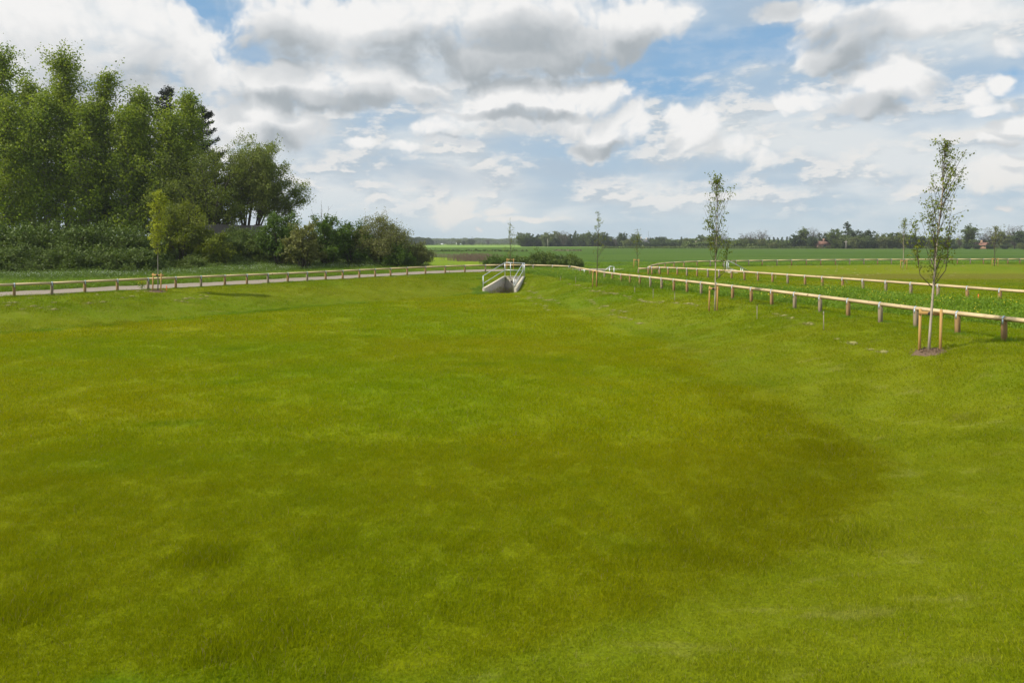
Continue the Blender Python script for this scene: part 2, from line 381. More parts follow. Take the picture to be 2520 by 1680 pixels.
M['pale_bark'] = bark_mat('pale_bark', (.16, .14, .11), (.30, .27, .22))
M['dark_twig'] = bark_mat('dark_twig', (.065, .048, .036), (.115, .088, .065))
def birch_bark():
    m, t = new_mat('birch_bark'); tc = t.n('ShaderNodeTexCoord').outputs['Object']
    n = t.noise(t.v('MULTIPLY', tc, (6, 6, 26)), 1.0, 3, .5, dim='3D'); n2 = t.noise(tc, 2.5, 2, dim='3D')
    c = t.mix(n2, (.50, .42, .33), (.34, .26, .19)); c = t.mix(t.step(n, .62, .68), c, (.05, .04, .035))
    return finish(m, t, c, .7)
M['birch'] = birch_bark()
def wood_mat(name, a, b, knots=True, stretch=(30, 1.2, 30)):
    m, t = new_mat(name); tc = t.n('ShaderNodeTexCoord').outputs['Object']
    n = t.noise(t.v('MULTIPLY', tc, stretch), 1.0, 4, .6, dim='3D', dist=.4)
    c = t.mix(n, a, b)
    if knots: c = t.mix(t.step(t.noise(tc, 7.0, 2, .5, dim='3D'), .68, .72), c, tuple(v * .45 for v in a))
    oi = t.n('ShaderNodeObjectInfo').outputs['Random']
    c = t.mix(t.m('MULTIPLY', oi, .5), c, tuple((.55 * u + .45 * v) * .72 for u, v in zip(a, b)))
    return finish(m, t, c, .8, bump=n, spec=.2, bdist=.004)
M['rail'] = wood_mat('rail_timber', (.52, .37, .18), (.74, .58, .35), stretch=(9, 9, 9))
M['post'] = wood_mat('post_timber', (.22, .130, .050), (.34, .215, .09), stretch=(30, 30, 1.2))
M['grey_post'] = wood_mat('grey_post_timber', (.22, .17, .10), (.30, .235, .15), stretch=(30, 30, 1.2))
M['stake'] = wood_mat('stake_timber', (.40, .22, .065), (.54, .33, .115), stretch=(30, 30, 1.2))
M['panel'] = wood_mat('weathered_panel', (.20, .17, .15), (.30, .26, .23), False, (5, 5, .6))
def simple(name, c1, c2, scale, rough=.8, metal=0.0, spec=.3, bd=.004, bstr=.4):
    m, t = new_mat(name); tc = t.n('ShaderNodeTexCoord').outputs['Object']
    n = t.noise(tc, scale, 5, .6, dim='3D'); return finish(m, t, t.mix(n, c1, c2), rough, 0, spec, n, metal, bstr, bd)
M['galv'] = simple('galvanised_steel', (.52, .54, .54), (.70, .71, .69), 14, .42, .55, .5, .001)
M['strap'] = simple('strap_steel', (.46, .55, .62), (.60, .68, .74), 20, .45, .4, .5, .001)
M['concrete'] = simple('concrete', (.24, .205, .155), (.38, .33, .25), 5, .9)
M['concrete_top'] = simple('concrete_coping', (.48, .42, .31), (.66, .59, .46), 9, .85)
def stained():
    m, t = new_mat('stained_concrete'); tc = t.n('ShaderNodeTexCoord').outputs['Object']
    n = t.noise(tc, 5, 5, .6, dim='3D'); s = t.noise(t.v('MULTIPLY', tc, (7, 7, .6)), 1.0, 4, .6, dim='3D')
    z = t.n('ShaderNodeSeparateXYZ', i={0: tc}).outputs[2]
    c = t.mix(n, (.34, .30, .23), (.47, .42, .34)); c = t.mix(t.m('MULTIPLY', t.step(s, .5, .7), .35), c, (.20, .165, .11))
    c = t.mix(t.m('MULTIPLY', t.step(t.m('ADD', z, t.m('MULTIPLY', n, .5)), -.45, -.95), .5), c, (.20, .165, .09))
    return finish(m, t, c, .9, bump=n, bdist=.004)
M['concrete'] = stained()
M['soil'] = simple('bark_mulch', (.060, .038, .022), (.27, .18, .11), 22, .95, bd=.02, bstr=.9)
M['black'] = simple('black_rubber', (.012, .012, .012), (.03, .03, .03), 20, .6)
M['gravel'] = None
def gravel():
    m, t = new_mat('gravel'); P = t.n('ShaderNodeNewGeometry').outputs['Position']
    n = t.noise(P, 9, 6, .75); n2 = t.noise(P, .7, 4, .6); at_ = t.n('ShaderNodeAttribute', attribute_name='across').outputs['Fac']
    c = t.mix(n, (.20, .155, .11), (.36, .295, .23)); c = t.mix(t.m('MULTIPLY', t.step(n2, .5, .75), .4), c, (.22, .18, .12))
    rut = t.m('ABSOLUTE', t.m('SUBTRACT', t.m('ABSOLUTE', t.m('SUBTRACT', at_, .5)), .24))
    c = t.mix(t.m('MULTIPLY', t.step(rut, .09, .0), .45), c, (.40, .335, .27))
    c = t.mix(t.m('MULTIPLY', t.m('MULTIPLY', t.step(t.m('ABSOLUTE', t.m('SUBTRACT', at_, .5)), .34, .5), t.step(n2, .40, .6)), .8), c, (.12, .15, .03))
    return finish(m, t, c, .95, bump=n, bdist=.02)
M['gravel'] = gravel()
def crop(name, a, b):
    m, t = new_mat(name); P = t.n('ShaderNodeNewGeometry').outputs['Position']
    n = t.noise(t.v('MULTIPLY', P, (.35, 1, 0)), .055, 5, .6); f = t.noise(t.v('MULTIPLY', P, (.5, 1, 0)), 2.6, 5, .75)
    ly = t.n('ShaderNodeTexWave', bands_direction='Y', wave_profile='SIN', i={'Scale': .055, 'Distortion': 1.5, 'Detail': 2.0}); t.put(ly.inputs['Vector'], P)
    c = t.mix(t.step(n, .36, .64), a, b); c = t.mix(t.m('MULTIPLY', f, .45), c, tuple(v * .5 for v in a))
    c = t.mix(t.m('MULTIPLY', ly.outputs['Fac'], .14), c, tuple(v * 1.25 for v in b))
    return finish(m, t, c, .95, bump=f, bdist=.25, bstr=.5, spec=.05)
M['crop'] = crop('winter_crop', (.060, .118, .014), (.090, .150, .022))
M['young_crop'] = crop('young_crop', (.190, .300, .055), (.225, .340, .065))
M['verge'] = crop('verge_grass', (.225, .285, .016), (.175, .255, .016))
M['scrub'] = crop('dry_scrub', (.110, .105, .045), (.080, .120, .030))

# ------------------------------------------------------------------ ground
def geo(a, b, n): return list(np.geomspace(a, b, n))
xs = np.array(sorted(set(np.round([-1400 + 0] + [-v for v in geo(72, 1400, 22)] + list(np.arange(-70, -32, .9)) + list(np.arange(-32, -3, .3)) + list(np.arange(-3, 1.5, .09)) + list(np.arange(1.5, 24, .3)) + list(np.arange(24, 70, .9)) + geo(72, 1400, 22), 3))))
ys = np.array(sorted(set(np.round([-60, -40, -25, -15] + list(np.arange(-10, 2, 1)) + list(np.arange(2, 44.5, .28)) + list(np.arange(44.5, 51.2, .09)) + list(np.arange(51.2, 80, .5)) + list(np.arange(80, 110, 2)) + geo(110, 1400, 28), 3))))
X, Y = np.meshgrid(xs, ys); Zg = terrain(X, Y)
nx, ny = len(xs), len(ys)
ii, jj = np.meshgrid(np.arange(nx - 1), np.arange(ny - 1))
Qg = np.stack([jj * nx + ii, jj * nx + ii + 1, (jj + 1) * nx + ii + 1, (jj + 1) * nx + ii], -1).reshape(-1, 4)
gm = raw_mesh('ground', np.stack([X, Y, Zg], -1).reshape(-1, 3), Qg.ravel(), np.arange(len(Qg)) * 4, M['turf'], True)
def zone_floor(x, y): return 1 - sstep(sdf(x, y, floor1), -.6, .6)
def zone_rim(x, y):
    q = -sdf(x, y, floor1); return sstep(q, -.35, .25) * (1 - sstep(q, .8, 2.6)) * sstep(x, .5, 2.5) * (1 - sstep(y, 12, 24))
def zone_rough(x, y):
    sb = (x - P0[0]) * NRM[0] + (y - P0[1]) * NRM[1]
    lf = sstep(sb, 4.4, 5.4) * (x < 3)
    u = x - (10.2 + (y - 36) * -.39)
    mid = sstep(u, -1.6, -.8) * (1 - sstep(u, 2.0, 3.2)) * sstep(y, 12, 16) * (1 - sstep(y, 54, 60))
    far = sstep(y, 57, 60) * (x < 20)
    return np.maximum(np.maximum(lf, mid), np.maximum(far, sstep(y, 84, 88)))
def attr(me, name, v):
    a = me.attributes.new(name, 'FLOAT', 'POINT'); a.data.foreach_set('value', np.asarray(v, np.float32).ravel())
attr(gm, 'floor', np.maximum(zone_floor(X, Y), 0)); attr(gm, 'rough', zone_rough(X, Y)); attr(gm, 'rim', zone_rim(X, Y)); attr(gm, 'brown', 1 - sstep(sdf(X, Y, floor2), -.6, 1.5))
tag(link(bpy.data.objects.new('ground', gm)), kind='structure')

def sheet(name, poly, z, mat, jag=0.0, seed=1, step=6.0):
    P = []
    n = len(poly)
    for k in range(n):
        a = np.array(poly[k], float); b = np.array(poly[(k + 1) % n], float); L = np.linalg.norm(b - a); q = max(1, int(L / step))
        for i in range(q):
            p = a + (b - a) * i / q
            p = p + (np.array([fbm(p[0] / 7, p[1] / 7, seed), fbm(p[0] / 7, p[1] / 7, seed + 5)]) - .5) * jag * 2
            P.append((p[0], p[1], z))
    me = bpy.data.meshes.new(name); me.from_pydata(P, [], [list(range(len(P)))]); me.materials.append(mat)
    return tag(link(bpy.data.objects.new(name, me)), kind='structure')
sheet('crop_field', [(5.5, 71), (14, 76), (24, 84), (60, 88), (150, 92), (420, 120), (420, 285), (150, 285), (110, 300), (72, 345), (20, 345), (-60, 330), (-60, 180), (-14, 146), (-5, 118), (2, 92)], .03, M['crop'], 1.0)
sheet('young_crop_field', [(-62, 336), (20, 349), (72, 349), (95, 372), (100, 408), (20, 415), (12, 700), (-200, 700), (-130, 400)], .05, M['young_crop'], 1.0, 3)
sheet('verge', [(-12, 78), (-4, 68), (3, 65), (3.5, 71), (-3, 86), (-9, 104), (-22, 128), (-30, 118), (-17, 92)], .035, M['verge'], 1.5, 5, 2.0)
sheet('dry_scrub_strip', [(-22, 132), (-9, 108), (-3, 94), (1, 92), (-4, 118), (-13, 148), (-40, 200), (-50, 190)], .045, M['scrub'], 2.0, 7, 3.0)
sheet('bare_strip', [(95, 268), (160, 262), (165, 272), (110, 283), (70, 300), (64, 292)], .06, M['scrub'], 2.0, 8, 6.0)

# ------------------------------------------------------------------ the timber knee-rail fences
LEFT = [(35.2,697.1),(127.6,693.3),(209,690),(289,686.9),(364.3,683.8),(432.5,681),(494.6,678.7),(553.4,676.3),(607.7,673.9),(659.3,672.1),(708.1,670.2),(755.8,668.3),(801.3,666.6),(843.4,665.2),(884.3,663.2),(923.3,661.1),(961.2,659.2),(1002,657.1),(1047.2,655.2),(1095.7,652.9),(1144,652.0),(1194.7,651.2),(1241.7,650.8),(1289,650.7),(1312.5,650.9),(1360,652.2),(1400.7,653.5)]
RIGHT = [(1405.5,654.0),(1428,657.9),(1451.7,662.2),(1469.8,664.7),(1488,666.8),(1507,669.1),(1528.3,671.7),(1550.5,674.4),(1574.5,676.9),(1600.5,679.6),(1628.3,682.5),(1658.4,685.7),(1690.8,688.9),(1725.5,692.5),(1763.5,696.5),(1803,701),(1849,706.1),(1899.2,711.7),(1955.5,718.6),(2018.2,726.6),(2087.1,734.5),(2166.4,743.8),(2253.9,753.9),(2356.4,765.7),(2471,778.2)]
NEAR2 = [(1595.2,655.9),(1604,655.9),(1623.7,656.6),(1644,657.4),(1667,658.2),(1690.3,659),(1715.6,659.7),(1742,660.9),(1769.9,662.4),(1800.3,664.3),(1832,667),(1865.3,669.3),(1901.3,671.8),(1938.6,674),(1981.3,676.6),(2023.6,679.3),(2073.6,682.5),(2123.6,686),(2180,690),(2241.4,694.4),(2308.6,699),(2380.7,704),(2460.4,709.6),(2545,715.5)]
FAR2 = [(1595.2,655.2),(1605,651.5),(1618,648.3),(1636.7,645.9),(1659,644.4),(1683,643.2),(1715.6,642.1),(1748,641.1),(1780,640.4),(1811,640.0),(1842.6,639.7),(1875.8,639.4),(1912,639.1),(1947.9,638.8),(1984.6,638.5),(2019.6,638.3),(2056,638.1),(2091,637.9),(2126,637.7),(2159.6,637.5),(2193.6,637.3),(2226,637.1),(2260,636.9),(2292.5,636.8),(2324.6,636.7),(2356,636.6),(2388,636.5),(2420,636.4),(2448.6,636.3),(2480,636.2),(2509.6,636.2),(2541,636.1)]
RT = .635
def world_pts(lst, smooth=5, ext=0):
    P = np.array([G(x, y, RT) for x, y in lst])
    return P
LP = world_pts(LEFT); RP = world_pts(RIGHT); N2 = world_pts(NEAR2); F2 = world_pts(FAR2)
# even the read-off jitter in depth along each run
def even(P, deg, lock=True):
    t = np.concatenate([[0], np.cumsum(np.hypot(*np.diff(P, axis=0).T))]); u = P[:, 0] / P[:, 1]
    s = np.linspace(0, 1, len(P)); q = np.polyval(np.polyfit(u, 1 / P[:, 1], deg), u)
    return np.stack([u / q, 1 / q], 1)
LP = even(LP, 6); RP[6:] = even(RP[6:], 4); N2 = even(N2, 5); F2[6:] = even(F2[6:], 3)
e = LP[0] + (LP[0] - LP[1]) ; LP = np.vstack([e, LP])
e = RP[-1] + (RP[-1] - RP[-2]); RP = np.vstack([RP, e, 2 * e - RP[-2]])
fence_pts_all = {'main': [LP, RP], 'loop': [N2, F2]}
prng = random.Random(4)
def knee_rail(root, P, mats, skip_first=False):
    n = len(P); H = [float(v) for v in terrain(P[:, 0], P[:, 1], False)]
    for i in range(n):
        a = P[max(i - 1, 0)]; b = P[min(i + 1, n - 1)]; d = (b - a) / np.linalg.norm(b - a); ang = math.atan2(d[1], d[0])
        if not (skip_first and i == 0):
            mb = MB(); w = .098; c, s = math.cos(ang), math.sin(ang); R = np.array([[c, -s, 0], [s, c, 0], [0, 0, 1]])
            # square post with a V notch cut in its head
            zt = .575; zn = .512; prof = [(-w / 2, -.25), (w / 2, -.25), (w / 2, zt), (0, zn), (-w / 2, zt)]
            V = np.array([[sx * w / 2, py, pz] for sx in (-1, 1) for (py, pz) in prof]) @ R.T
            lean = np.array([prng.uniform(-.012, .012), prng.uniform(-.012, .012)])
            V[:, :2] += lean * V[:, 2:3]
            mb.add(V, [[q, (q + 1) % 5, (q + 1) % 5 + 5, q + 5] for q in range(5)], [[0, 4, 3], [0, 3, 1], [1, 3, 2], [5, 8, 9], [5, 6, 8], [6, 7, 8]])
            po = mb.obj('post', mats[1] if prng.random() < .66 else mats[2], root); po.location = (P[i][0], P[i][1], H[i])
            sb = MB()   # galvanised strap folded over the rail and nailed to both cheeks of the post
            th = .004; yy = .0505; zz = .576
            prof2 = [(-yy, .44), (-yy, zz), (-.068, .580), (0, .648), (.068, .580), (yy, zz), (yy, .44)]
            for (y0, z0), (y1, z1) in zip(prof2[:-1], prof2[1:]):
                nrm = np.array([-(z1 - z0), (y1 - y0)]); nrm = nrm / np.linalg.norm(nrm) * th
                V = np.array([[sx * .021, y, z] for sx in (-1, 1) for (y, z) in ((y0, z0), (y1, z1), (y1 + nrm[0], z1 + nrm[1]), (y0 + nrm[0], z0 + nrm[1]))]) @ R.T
                sb.add(V, [[0, 1, 2, 3], [7, 6, 5, 4], [0, 4, 5, 1], [3, 2, 6, 7], [0, 3, 7, 4], [1, 5, 6, 2]])
            sb.obj('strap', M['strap'], po)
    i = 0
    while i < n - 1:
        j = i + 1; mb = MB()
        a = np.array([P[i][0], P[i][1], H[i] + .576]); b = np.array([P[j][0], P[j][1], H[j] + .576])
        L = b - a; L /= np.linalg.norm(L)
        mb.beam(a + L * .0015, b - L * .0015, .09, .09, math.pi / 4)
        mb.obj('rail', mats[0], root); i = j
fm = thing('rail_fence', 'low timber knee rail fence running round the near mown basin, past the concrete headwall', 'fence')
knee_rail(fm, LP, (M['rail'], M['post'], M['grey_post']))
knee_rail(fm, RP, (M['rail'], M['post'], M['grey_post']))
fl_ = thing('rail_fence', 'low timber knee rail fence looping round the second basin, beyond the strip of weeds', 'fence')
knee_rail(fl_, N2, (M['rail'], M['post'], M['grey_post']))
knee_rail(fl_, F2, (M['rail'], M['post'], M['grey_post']), True)
sf = thing('rail_fence', 'short piece of low timber rail beside the small staked tree at the far corner', 'fence')
S3 = np.array([G(1571, 661.2, .42), G(1596, 661.2, .42), G(1621, 661.2, .42)])
mbp = MB()
for k, p in enumerate(S3):
    MB().box((p[0], p[1], .14), (.09, .09, .5)).obj('post', M['grey_post'], sf)
for a, b in zip(S3[:-1], S3[1:]):
    MB().beam((a[0], a[1], .43), (b[0] - .003, b[1], .43), .09, .09, math.pi / 4).obj('rail', M['rail'], sf)

# ------------------------------------------------------------------ gravel track behind the left fence
def track():
    C = [LP[0] + (LP[0] - LP[4]) * 2 + NRM * .35] + [p + NRM * .35 for p in LP[1:19]]
    C += [np.array(p) for p in [(-4.6, 56.7), (-2, 58.2), (1.5, 59.6), (5, 60.3), (9, 61.5), (12.2, 63)]]
    W = [3.9] * 18 + [3.7] + [4.2, 4.8, 5.0, 5.0, 4.2, 1.6]
    C = np.array(C); W = np.array(W); t = np.concatenate([[0], np.cumsum(np.hypot(*np.diff(C, axis=0).T))])
    q = np.arange(0, t[-1], .35); cx = np.interp(q, t, C[:, 0]); cy = np.interp(q, t, C[:, 1]); w = np.interp(q, t, W)
    k = np.ones(9) / 9
    cx = np.convolve(np.pad(cx, 4, 'edge'), k, 'valid'); cy = np.convolve(np.pad(cy, 4, 'edge'), k, 'valid')
    dx, dy = np.gradient(cx), np.gradient(cy); L = np.hypot(dx, dy); nx_, ny_ = -dy / L, dx / L
    cols = np.linspace(0, 1, 9); V = []
    j0 = (fbm(q / 1.3, q * 0, 21) - .5) * .5; j1 = (fbm(q / 1.1, q * 0 + 5, 22) - .5) * .7
    for i in range(len(q)):
        for c in cols:
            o = (0 + j0[i]) * (1 - c) + (w[i] + j1[i]) * c
            V.append((cx[i] + nx_[i] * o, cy[i] + ny_[i] * o))
    V = np.array(V); z = terrain(V[:, 0], V[:, 1]) + .03
    Q = [[i * 9 + c, i * 9 + c + 1, (i + 1) * 9 + c + 1, (i + 1) * 9 + c] for i in range(len(q) - 1) for c in range(8)]
    me = raw_mesh('gravel_track', np.column_stack([V, z]), np.array(Q).ravel(), np.arange(len(Q)) * 4, M['gravel'], True)
    attr(me, 'across', np.tile(cols, len(q)))
    tag(link(bpy.data.objects.new('gravel_track', me)), kind='structure')
    return np.column_stack([cx, cy]), w, np.column_stack([nx_, ny_])
TC, TW, TN = track()
def in_track(x, y):
    m = np.zeros(x.shape, bool)
    for i in range(0, len(TC), 2):
        c = TC[i] + TN[i] * TW[i] / 2; m |= np.hypot(x - c[0], y - c[1]) < TW[i] / 2 - .15
    return m
# ------------------------------------------------------------------ concrete headwall with galvanised handrail
def headwall():
    r = thing('headwall', 'concrete drainage headwall with sloping wing walls and galvanised handrails in the near basin', 'headwall', (0, 0, 0))
    bl, br, fl, fr = (np.array(HW[k]) for k in ('bl', 'br', 'fl', 'fr'))
    zb, zf = -.02, -.62; zfl = -.66
    def wing(a, b, out, name):
        # wall whose top slopes from a (back) down to b (front); thickness goes outward
        d = b - a; n = np.array([-d[1], d[0]]); n = n / np.linalg.norm(n) * out * .17
        P = [(a, zb), (b, zf), (b, -1.5), (a, -1.5)]
        V = [[p[0], p[1], z] for p, z in P] + [[p[0] + n[0], p[1] + n[1], z] for p, z in P]
        MB().add(V, [[0, 1, 2, 3], [7, 6, 5, 4], [0, 4, 5, 1], [1, 5, 6, 2], [2, 6, 7, 3], [3, 7, 4, 0]]).obj('wing_wall', M['concrete'], r)
        m = MB(); a3 = np.array([a[0] + n[0] / 2, a[1] + n[1] / 2, zb + .022]); b3 = np.array([b[0] + n[0] / 2, b[1] + n[1] / 2, zf + .022])
        m.beam(a3, b3, .19, .04); m.obj('coping', M['concrete_top'], r)
    wing(bl, fl, -1, 'l'); wing(br, fr, 1, 'r')
    MB().box(((bl[0] + br[0]) / 2, 50.40, (zb - 1.5) / 2), (br[0] - bl[0] + .34, .18, zb + 1.5)).obj('back_wall', M['concrete'], r)
    MB().box(((bl[0] + br[0]) / 2, 50.40, zb + .022), (br[0] - bl[0] + .36, .2, .04)).obj('coping', M['concrete_top'], r)
    MB().add([[fl[0], fl[1] - .1, -1.3], [fr[0], fr[1] - .1, -1.3], [br[0], br[1], -1.3], [bl[0], bl[1], -1.3]], [[0, 1, 2, 3]]).obj('apron', M['concrete'], r)
    # grating over the pipe mouth: crossed flat bars leaning on the back wall
    m = MB(); cx = .42; g0 = np.array([cx, 50.0, -1.3]); g1 = np.array([cx, 50.24, -.22]); half = .26
    up = g1 - g0; N = 9
    for k in range(-N, N + 1):
        for sgn in (-1, 1):
            o = k / N * half * 2
            pts = []
            for s_ in np.linspace(0, 1, 13):
                xx = o + sgn * (s_ - .5) * .62
                if abs(xx) <= half: pts.append(g0 + up * s_ + np.array([xx, 0, 0]))
            if len(pts) > 1: m.beam(pts[0], pts[-1], .008, .008)
    for xx in (-half, half): m.beam(g0 + [xx, 0, 0], g1 + [xx, 0, 0], .03, .02)
    for s_ in (0.02, .98): m.beam(g0 + up * s_ + [-half, 0, 0], g0 + up * s_ + [half, 0, 0], .03, .02)
    m.obj('grating', M['galv'], r)
    MB().tube([(-.05, 50.29, -.35), (-.05, 50.24, -.35)], .06, 10).obj('pipe_stub', M['black'], r)
    # handrails
    def post(x, y, z0, z1): MB().tube([(x, y, z0), (x, y, z1)], .027, 8).obj('rail_post', M['galv'], r)
    def rail(P): MB().tube(P, .024, 8).obj('handrail', M['galv'], r)
    A = (-.52, 50.42); B = (.82, 50.42); Cc = (-.11, 50.44); Lf = (-1.95, 46.15); Rf = (.13, 46.25)
    for (x, y), z0, z1 in ((A, -.02, 1.03), (Cc, -.02, 1.0), (B, -.02, 1.0), (Lf, -.75, .25), (Rf, -.85, .08)): post(x, y, z0, z1)
    post(.93, 50.43, -.02, .99)
    rail([(Lf[0], Lf[1], .25), (A[0], A[1], 1.03)]); rail([(Lf[0], Lf[1], -.27), (A[0], A[1], .48)])
    rail([(A[0], A[1], 1.03), (.95, 50.43, .99)]); rail([(A[0], A[1], .48), (.95, 50.43, .44)])
    rail([(B[0], B[1], 1.0), (Rf[0], Rf[1], .08)]); rail([(B[0], B[1], .45), (Rf[0], Rf[1], -.45)])
headwall()
def far_rail():
    r = thing('handrail', 'galvanised handrail with sloping rails at the second basin, inside the looping fence', 'handrail')
    def T(P, name, rad=.028): MB().tube(P, rad, 7).obj(name, M['galv'], r)
    x0, y0 = 17.9, 57.0
    for dx, dy in ((0, 0), (.34, .5), (.1, .9), (.44, 1.2)): T([(x0 + dx, y0 + dy, -.02), (x0 + dx, y0 + dy, .98)], 'rail_post')
    T([(x0, y0, .98), (x0 + .44, y0 + 1.2, .98)], 'top_rail'); T([(x0, y0, .42), (x0 + .44, y0 + 1.2, .42)], 'middle_rail')
    for o, oy in ((0.25, 0), (.50, 1.2)):
        T([(x0 + o, y0 + oy, .98), (x0 + o + 2.6, y0 + oy + 1.6, -.16)], 'top_rail', .024); T([(x0 + o, y0 + oy, .42), (x0 + o + 2.6, y0 + oy + 1.6, -.72)], 'middle_rail', .024)
        T([(x0 + o + 2.6, y0 + oy + 1.6, -.85), (x0 + o + 2.6, y0 + oy + 1.6, -.16)], 'rail_post')
        T([(x0 + o + 1.4, y0 + oy + .86, -.7), (x0 + o + 1.4, y0 + oy + .86, .37)], 'rail_post')
    h = thing('headwall', 'small pale concrete headwall at the foot of the handrail in the second basin', 'headwall', (18.4, 57.6, tz(18.4, 57.6)))
    def wedge(x, name):
        V = [[x - .09, -1.0, .0], [x + .09, -1.0, .0], [x + .09, -.7, .22], [x - .09, -.7, .22], [x - .09, .3, .26], [x + .09, .3, .26], [x + .09, .3, -.4], [x - .09, .3, -.4], [x - .09, -1, -.4], [x + .09, -1, -.4]]
        MB().add(V, [[0, 1, 2, 3], [3, 2, 5, 4], [4, 5, 6, 7], [8, 9, 1, 0], [7, 6, 9, 8]], [[0, 3, 8], [3, 4, 8], [4, 7, 8], [1, 9, 2], [2, 9, 5], [5, 9, 6]]).obj(name, M['concrete_top'], h)
    wedge(-.28, 'wing_wall'); wedge(.30, 'wing_wall'); MB().box((.01, .4, -.07), (.7, .18, .66)).obj('back_wall', M['concrete_top'], h)
    q = thing('handrail', 'galvanised handrail frame standing in the weeds just behind the near fence corner', 'handrail')
    def T2(a, b, name): MB().tube([a, b], .028, 7).obj(name, M['galv'], q)
    y0 = 52.6; X = lambda px, d=y0: (px - CX) / F * d
    for px in (1425, 1438): T2((X(px), y0, -.35), (X(px), y0, .40), 'rail_post')
    T2((X(1421), y0, .02 - .07), (X(1448), y0, -.05), 'bottom_rail')
    T2((X(1488), y0, .32), (X(1500), y0, .66), 'top_rail'); T2((X(1500), y0, .66), (X(1511), y0, .66), 'top_rail'); T2((X(1511), y0, .66), (X(1511), y0, -.35), 'rail_post')
    T2((X(1500), y0, .66), (X(1500), y0, -.35), 'rail_post'); T2((X(1425), y0, .40), (X(1488), y0, .32), 'top_rail')
far_rail()

# ------------------------------------------------------------------ trees
def unit(v): return v / (np.linalg.norm(v) + 1e-9)
def grow(r, H, stems, limb_n, limb_len, twigs, per, spread, wood, k=5, upright=.5, start=.25, lf=None, twig_r=.012, sag=0.0, wood2=None, qe=1.0):
    """stems: list of (polyline, radius). Returns leaf centres; adds wood tubes."""
    C = []
    for pts, r0 in stems:
        pts = np.asarray(pts, float); n = len(pts); tt = np.linspace(0, 1, n)
        wood.tube(pts, r0 * (1 - tt * .88), k)
        q = start + (1 - start) * ((np.arange(limb_n) + r.uniform(0, 1, limb_n)) / limb_n) ** qe; wl = wood2 or wood
        for s in q:
            b = np.array([np.interp(s, tt, pts[:, c]) for c in range(3)])
            ax = unit(pts[min(n - 1, int(s * (n - 1)) + 1)] - pts[min(n - 2, int(s * (n - 1)))])
            a = r.uniform(0, 2 * np.pi); side = np.array([math.cos(a), math.sin(a), 0])
            d = unit(side * (1 - upright) + ax * upright + r.normal(size=3) * .12)
            L = limb_len(s, a, b) * r.uniform(.7, 1.15)
            m1 = b + d * L * .5 + np.array([0, 0, .06 * L]); e_ = b + d * L + np.array([0, 0, L * (.12 - sag)])
            P = np.array([b, m1, e_]); wl.tube(P, np.array([1, .6, .2]) * max(.008, r0 * .32 * (1.1 - s)), max(3, k - 2), False)
            for _ in range(twigs):
                f = r.uniform(.2, 1.05); p = b + (e_ - b) * f + np.array([0, 0, .04 * L]) 
                tip = p + r.normal(size=3) * spread * np.array([1, 1, .8]) + np.array([0, 0, spread * .2])
                if twig_r: wl.tube([p, tip], [twig_r, twig_r * .3], 3, False)
                m = per; w = r.uniform(.25, 1.1, (m, 1)); C.append(p + (tip - p) * w + r.normal(size=(m, 3)) * spread * .42)
    return np.vstack(C)
def finish_tree(root, wood, C, lsize, r, leafm, barkm, asp=.62, crown='crown', trunk='trunk'):
    wood.obj(trunk, barkm, root, True)
    MB().leaves(C, lsize * (1.25 if trunk == 'stem' or crown == 'foliage' else 1.0), r, asp).obj(crown, leafm, root)
    return root
def base_at(px, d, dz=0.0):
    x = (px - CX) / F * d; return x, d, tz(x, d) + dz
def column_tree(px, top, d, rad, label, leafm, seed, leaves=1.0, lsize=.215, lean=0.0, barkm=None, crown_lo=.12, name='poplar_tree', cat='tree', group=None, limbs=60, up=.62, prof=None, bx=None):
    r = np.random.default_rng(seed); x, y, z = base_at(bx if bx is not None else px, d); H = (at(px, top, d)[2] - z) * .945
    root = thing(name, label, cat, (x, y, z), group); wood = MB(); dx = (px - (bx if bx is not None else px)) / F * d
    t = np.linspace(0, 1, 9); P = np.stack([dx * t ** 1.5 + np.cumsum(r.normal(size=9)) * .06, np.cumsum(r.normal(size=9)) * .06, -.2 + (H + .2) * t], 1); P[:, :2] -= P[0, :2]
    P[-1, 0] = dx
    prof = prof or (lambda s: rad * min(1, (s + .22) * 1.5) * (1 - s) ** .74 * 1.12)
    f = {}
    def ll(s, a, b):
        k = int(a / .9) ; f.setdefault(k, r.uniform(.75, 1.2)); return max(.5, min(prof(s) * f[k] * 1.15 * math.hypot(up, 1 - up) / (1 - up) * .8, (1.02 - s) * H * 1.1 + .4))
    C = grow(r, H, [(P, .17 * H / 18 + .03)], limbs, ll, 8, int(34 * leaves), .50 * rad / 2.4 + .14, wood, 6, up, crown_lo, twig_r=.012, qe=1.25)
    finish_tree(root, wood, C, lsize, r, leafm, barkm or M['pale_bark']); return root
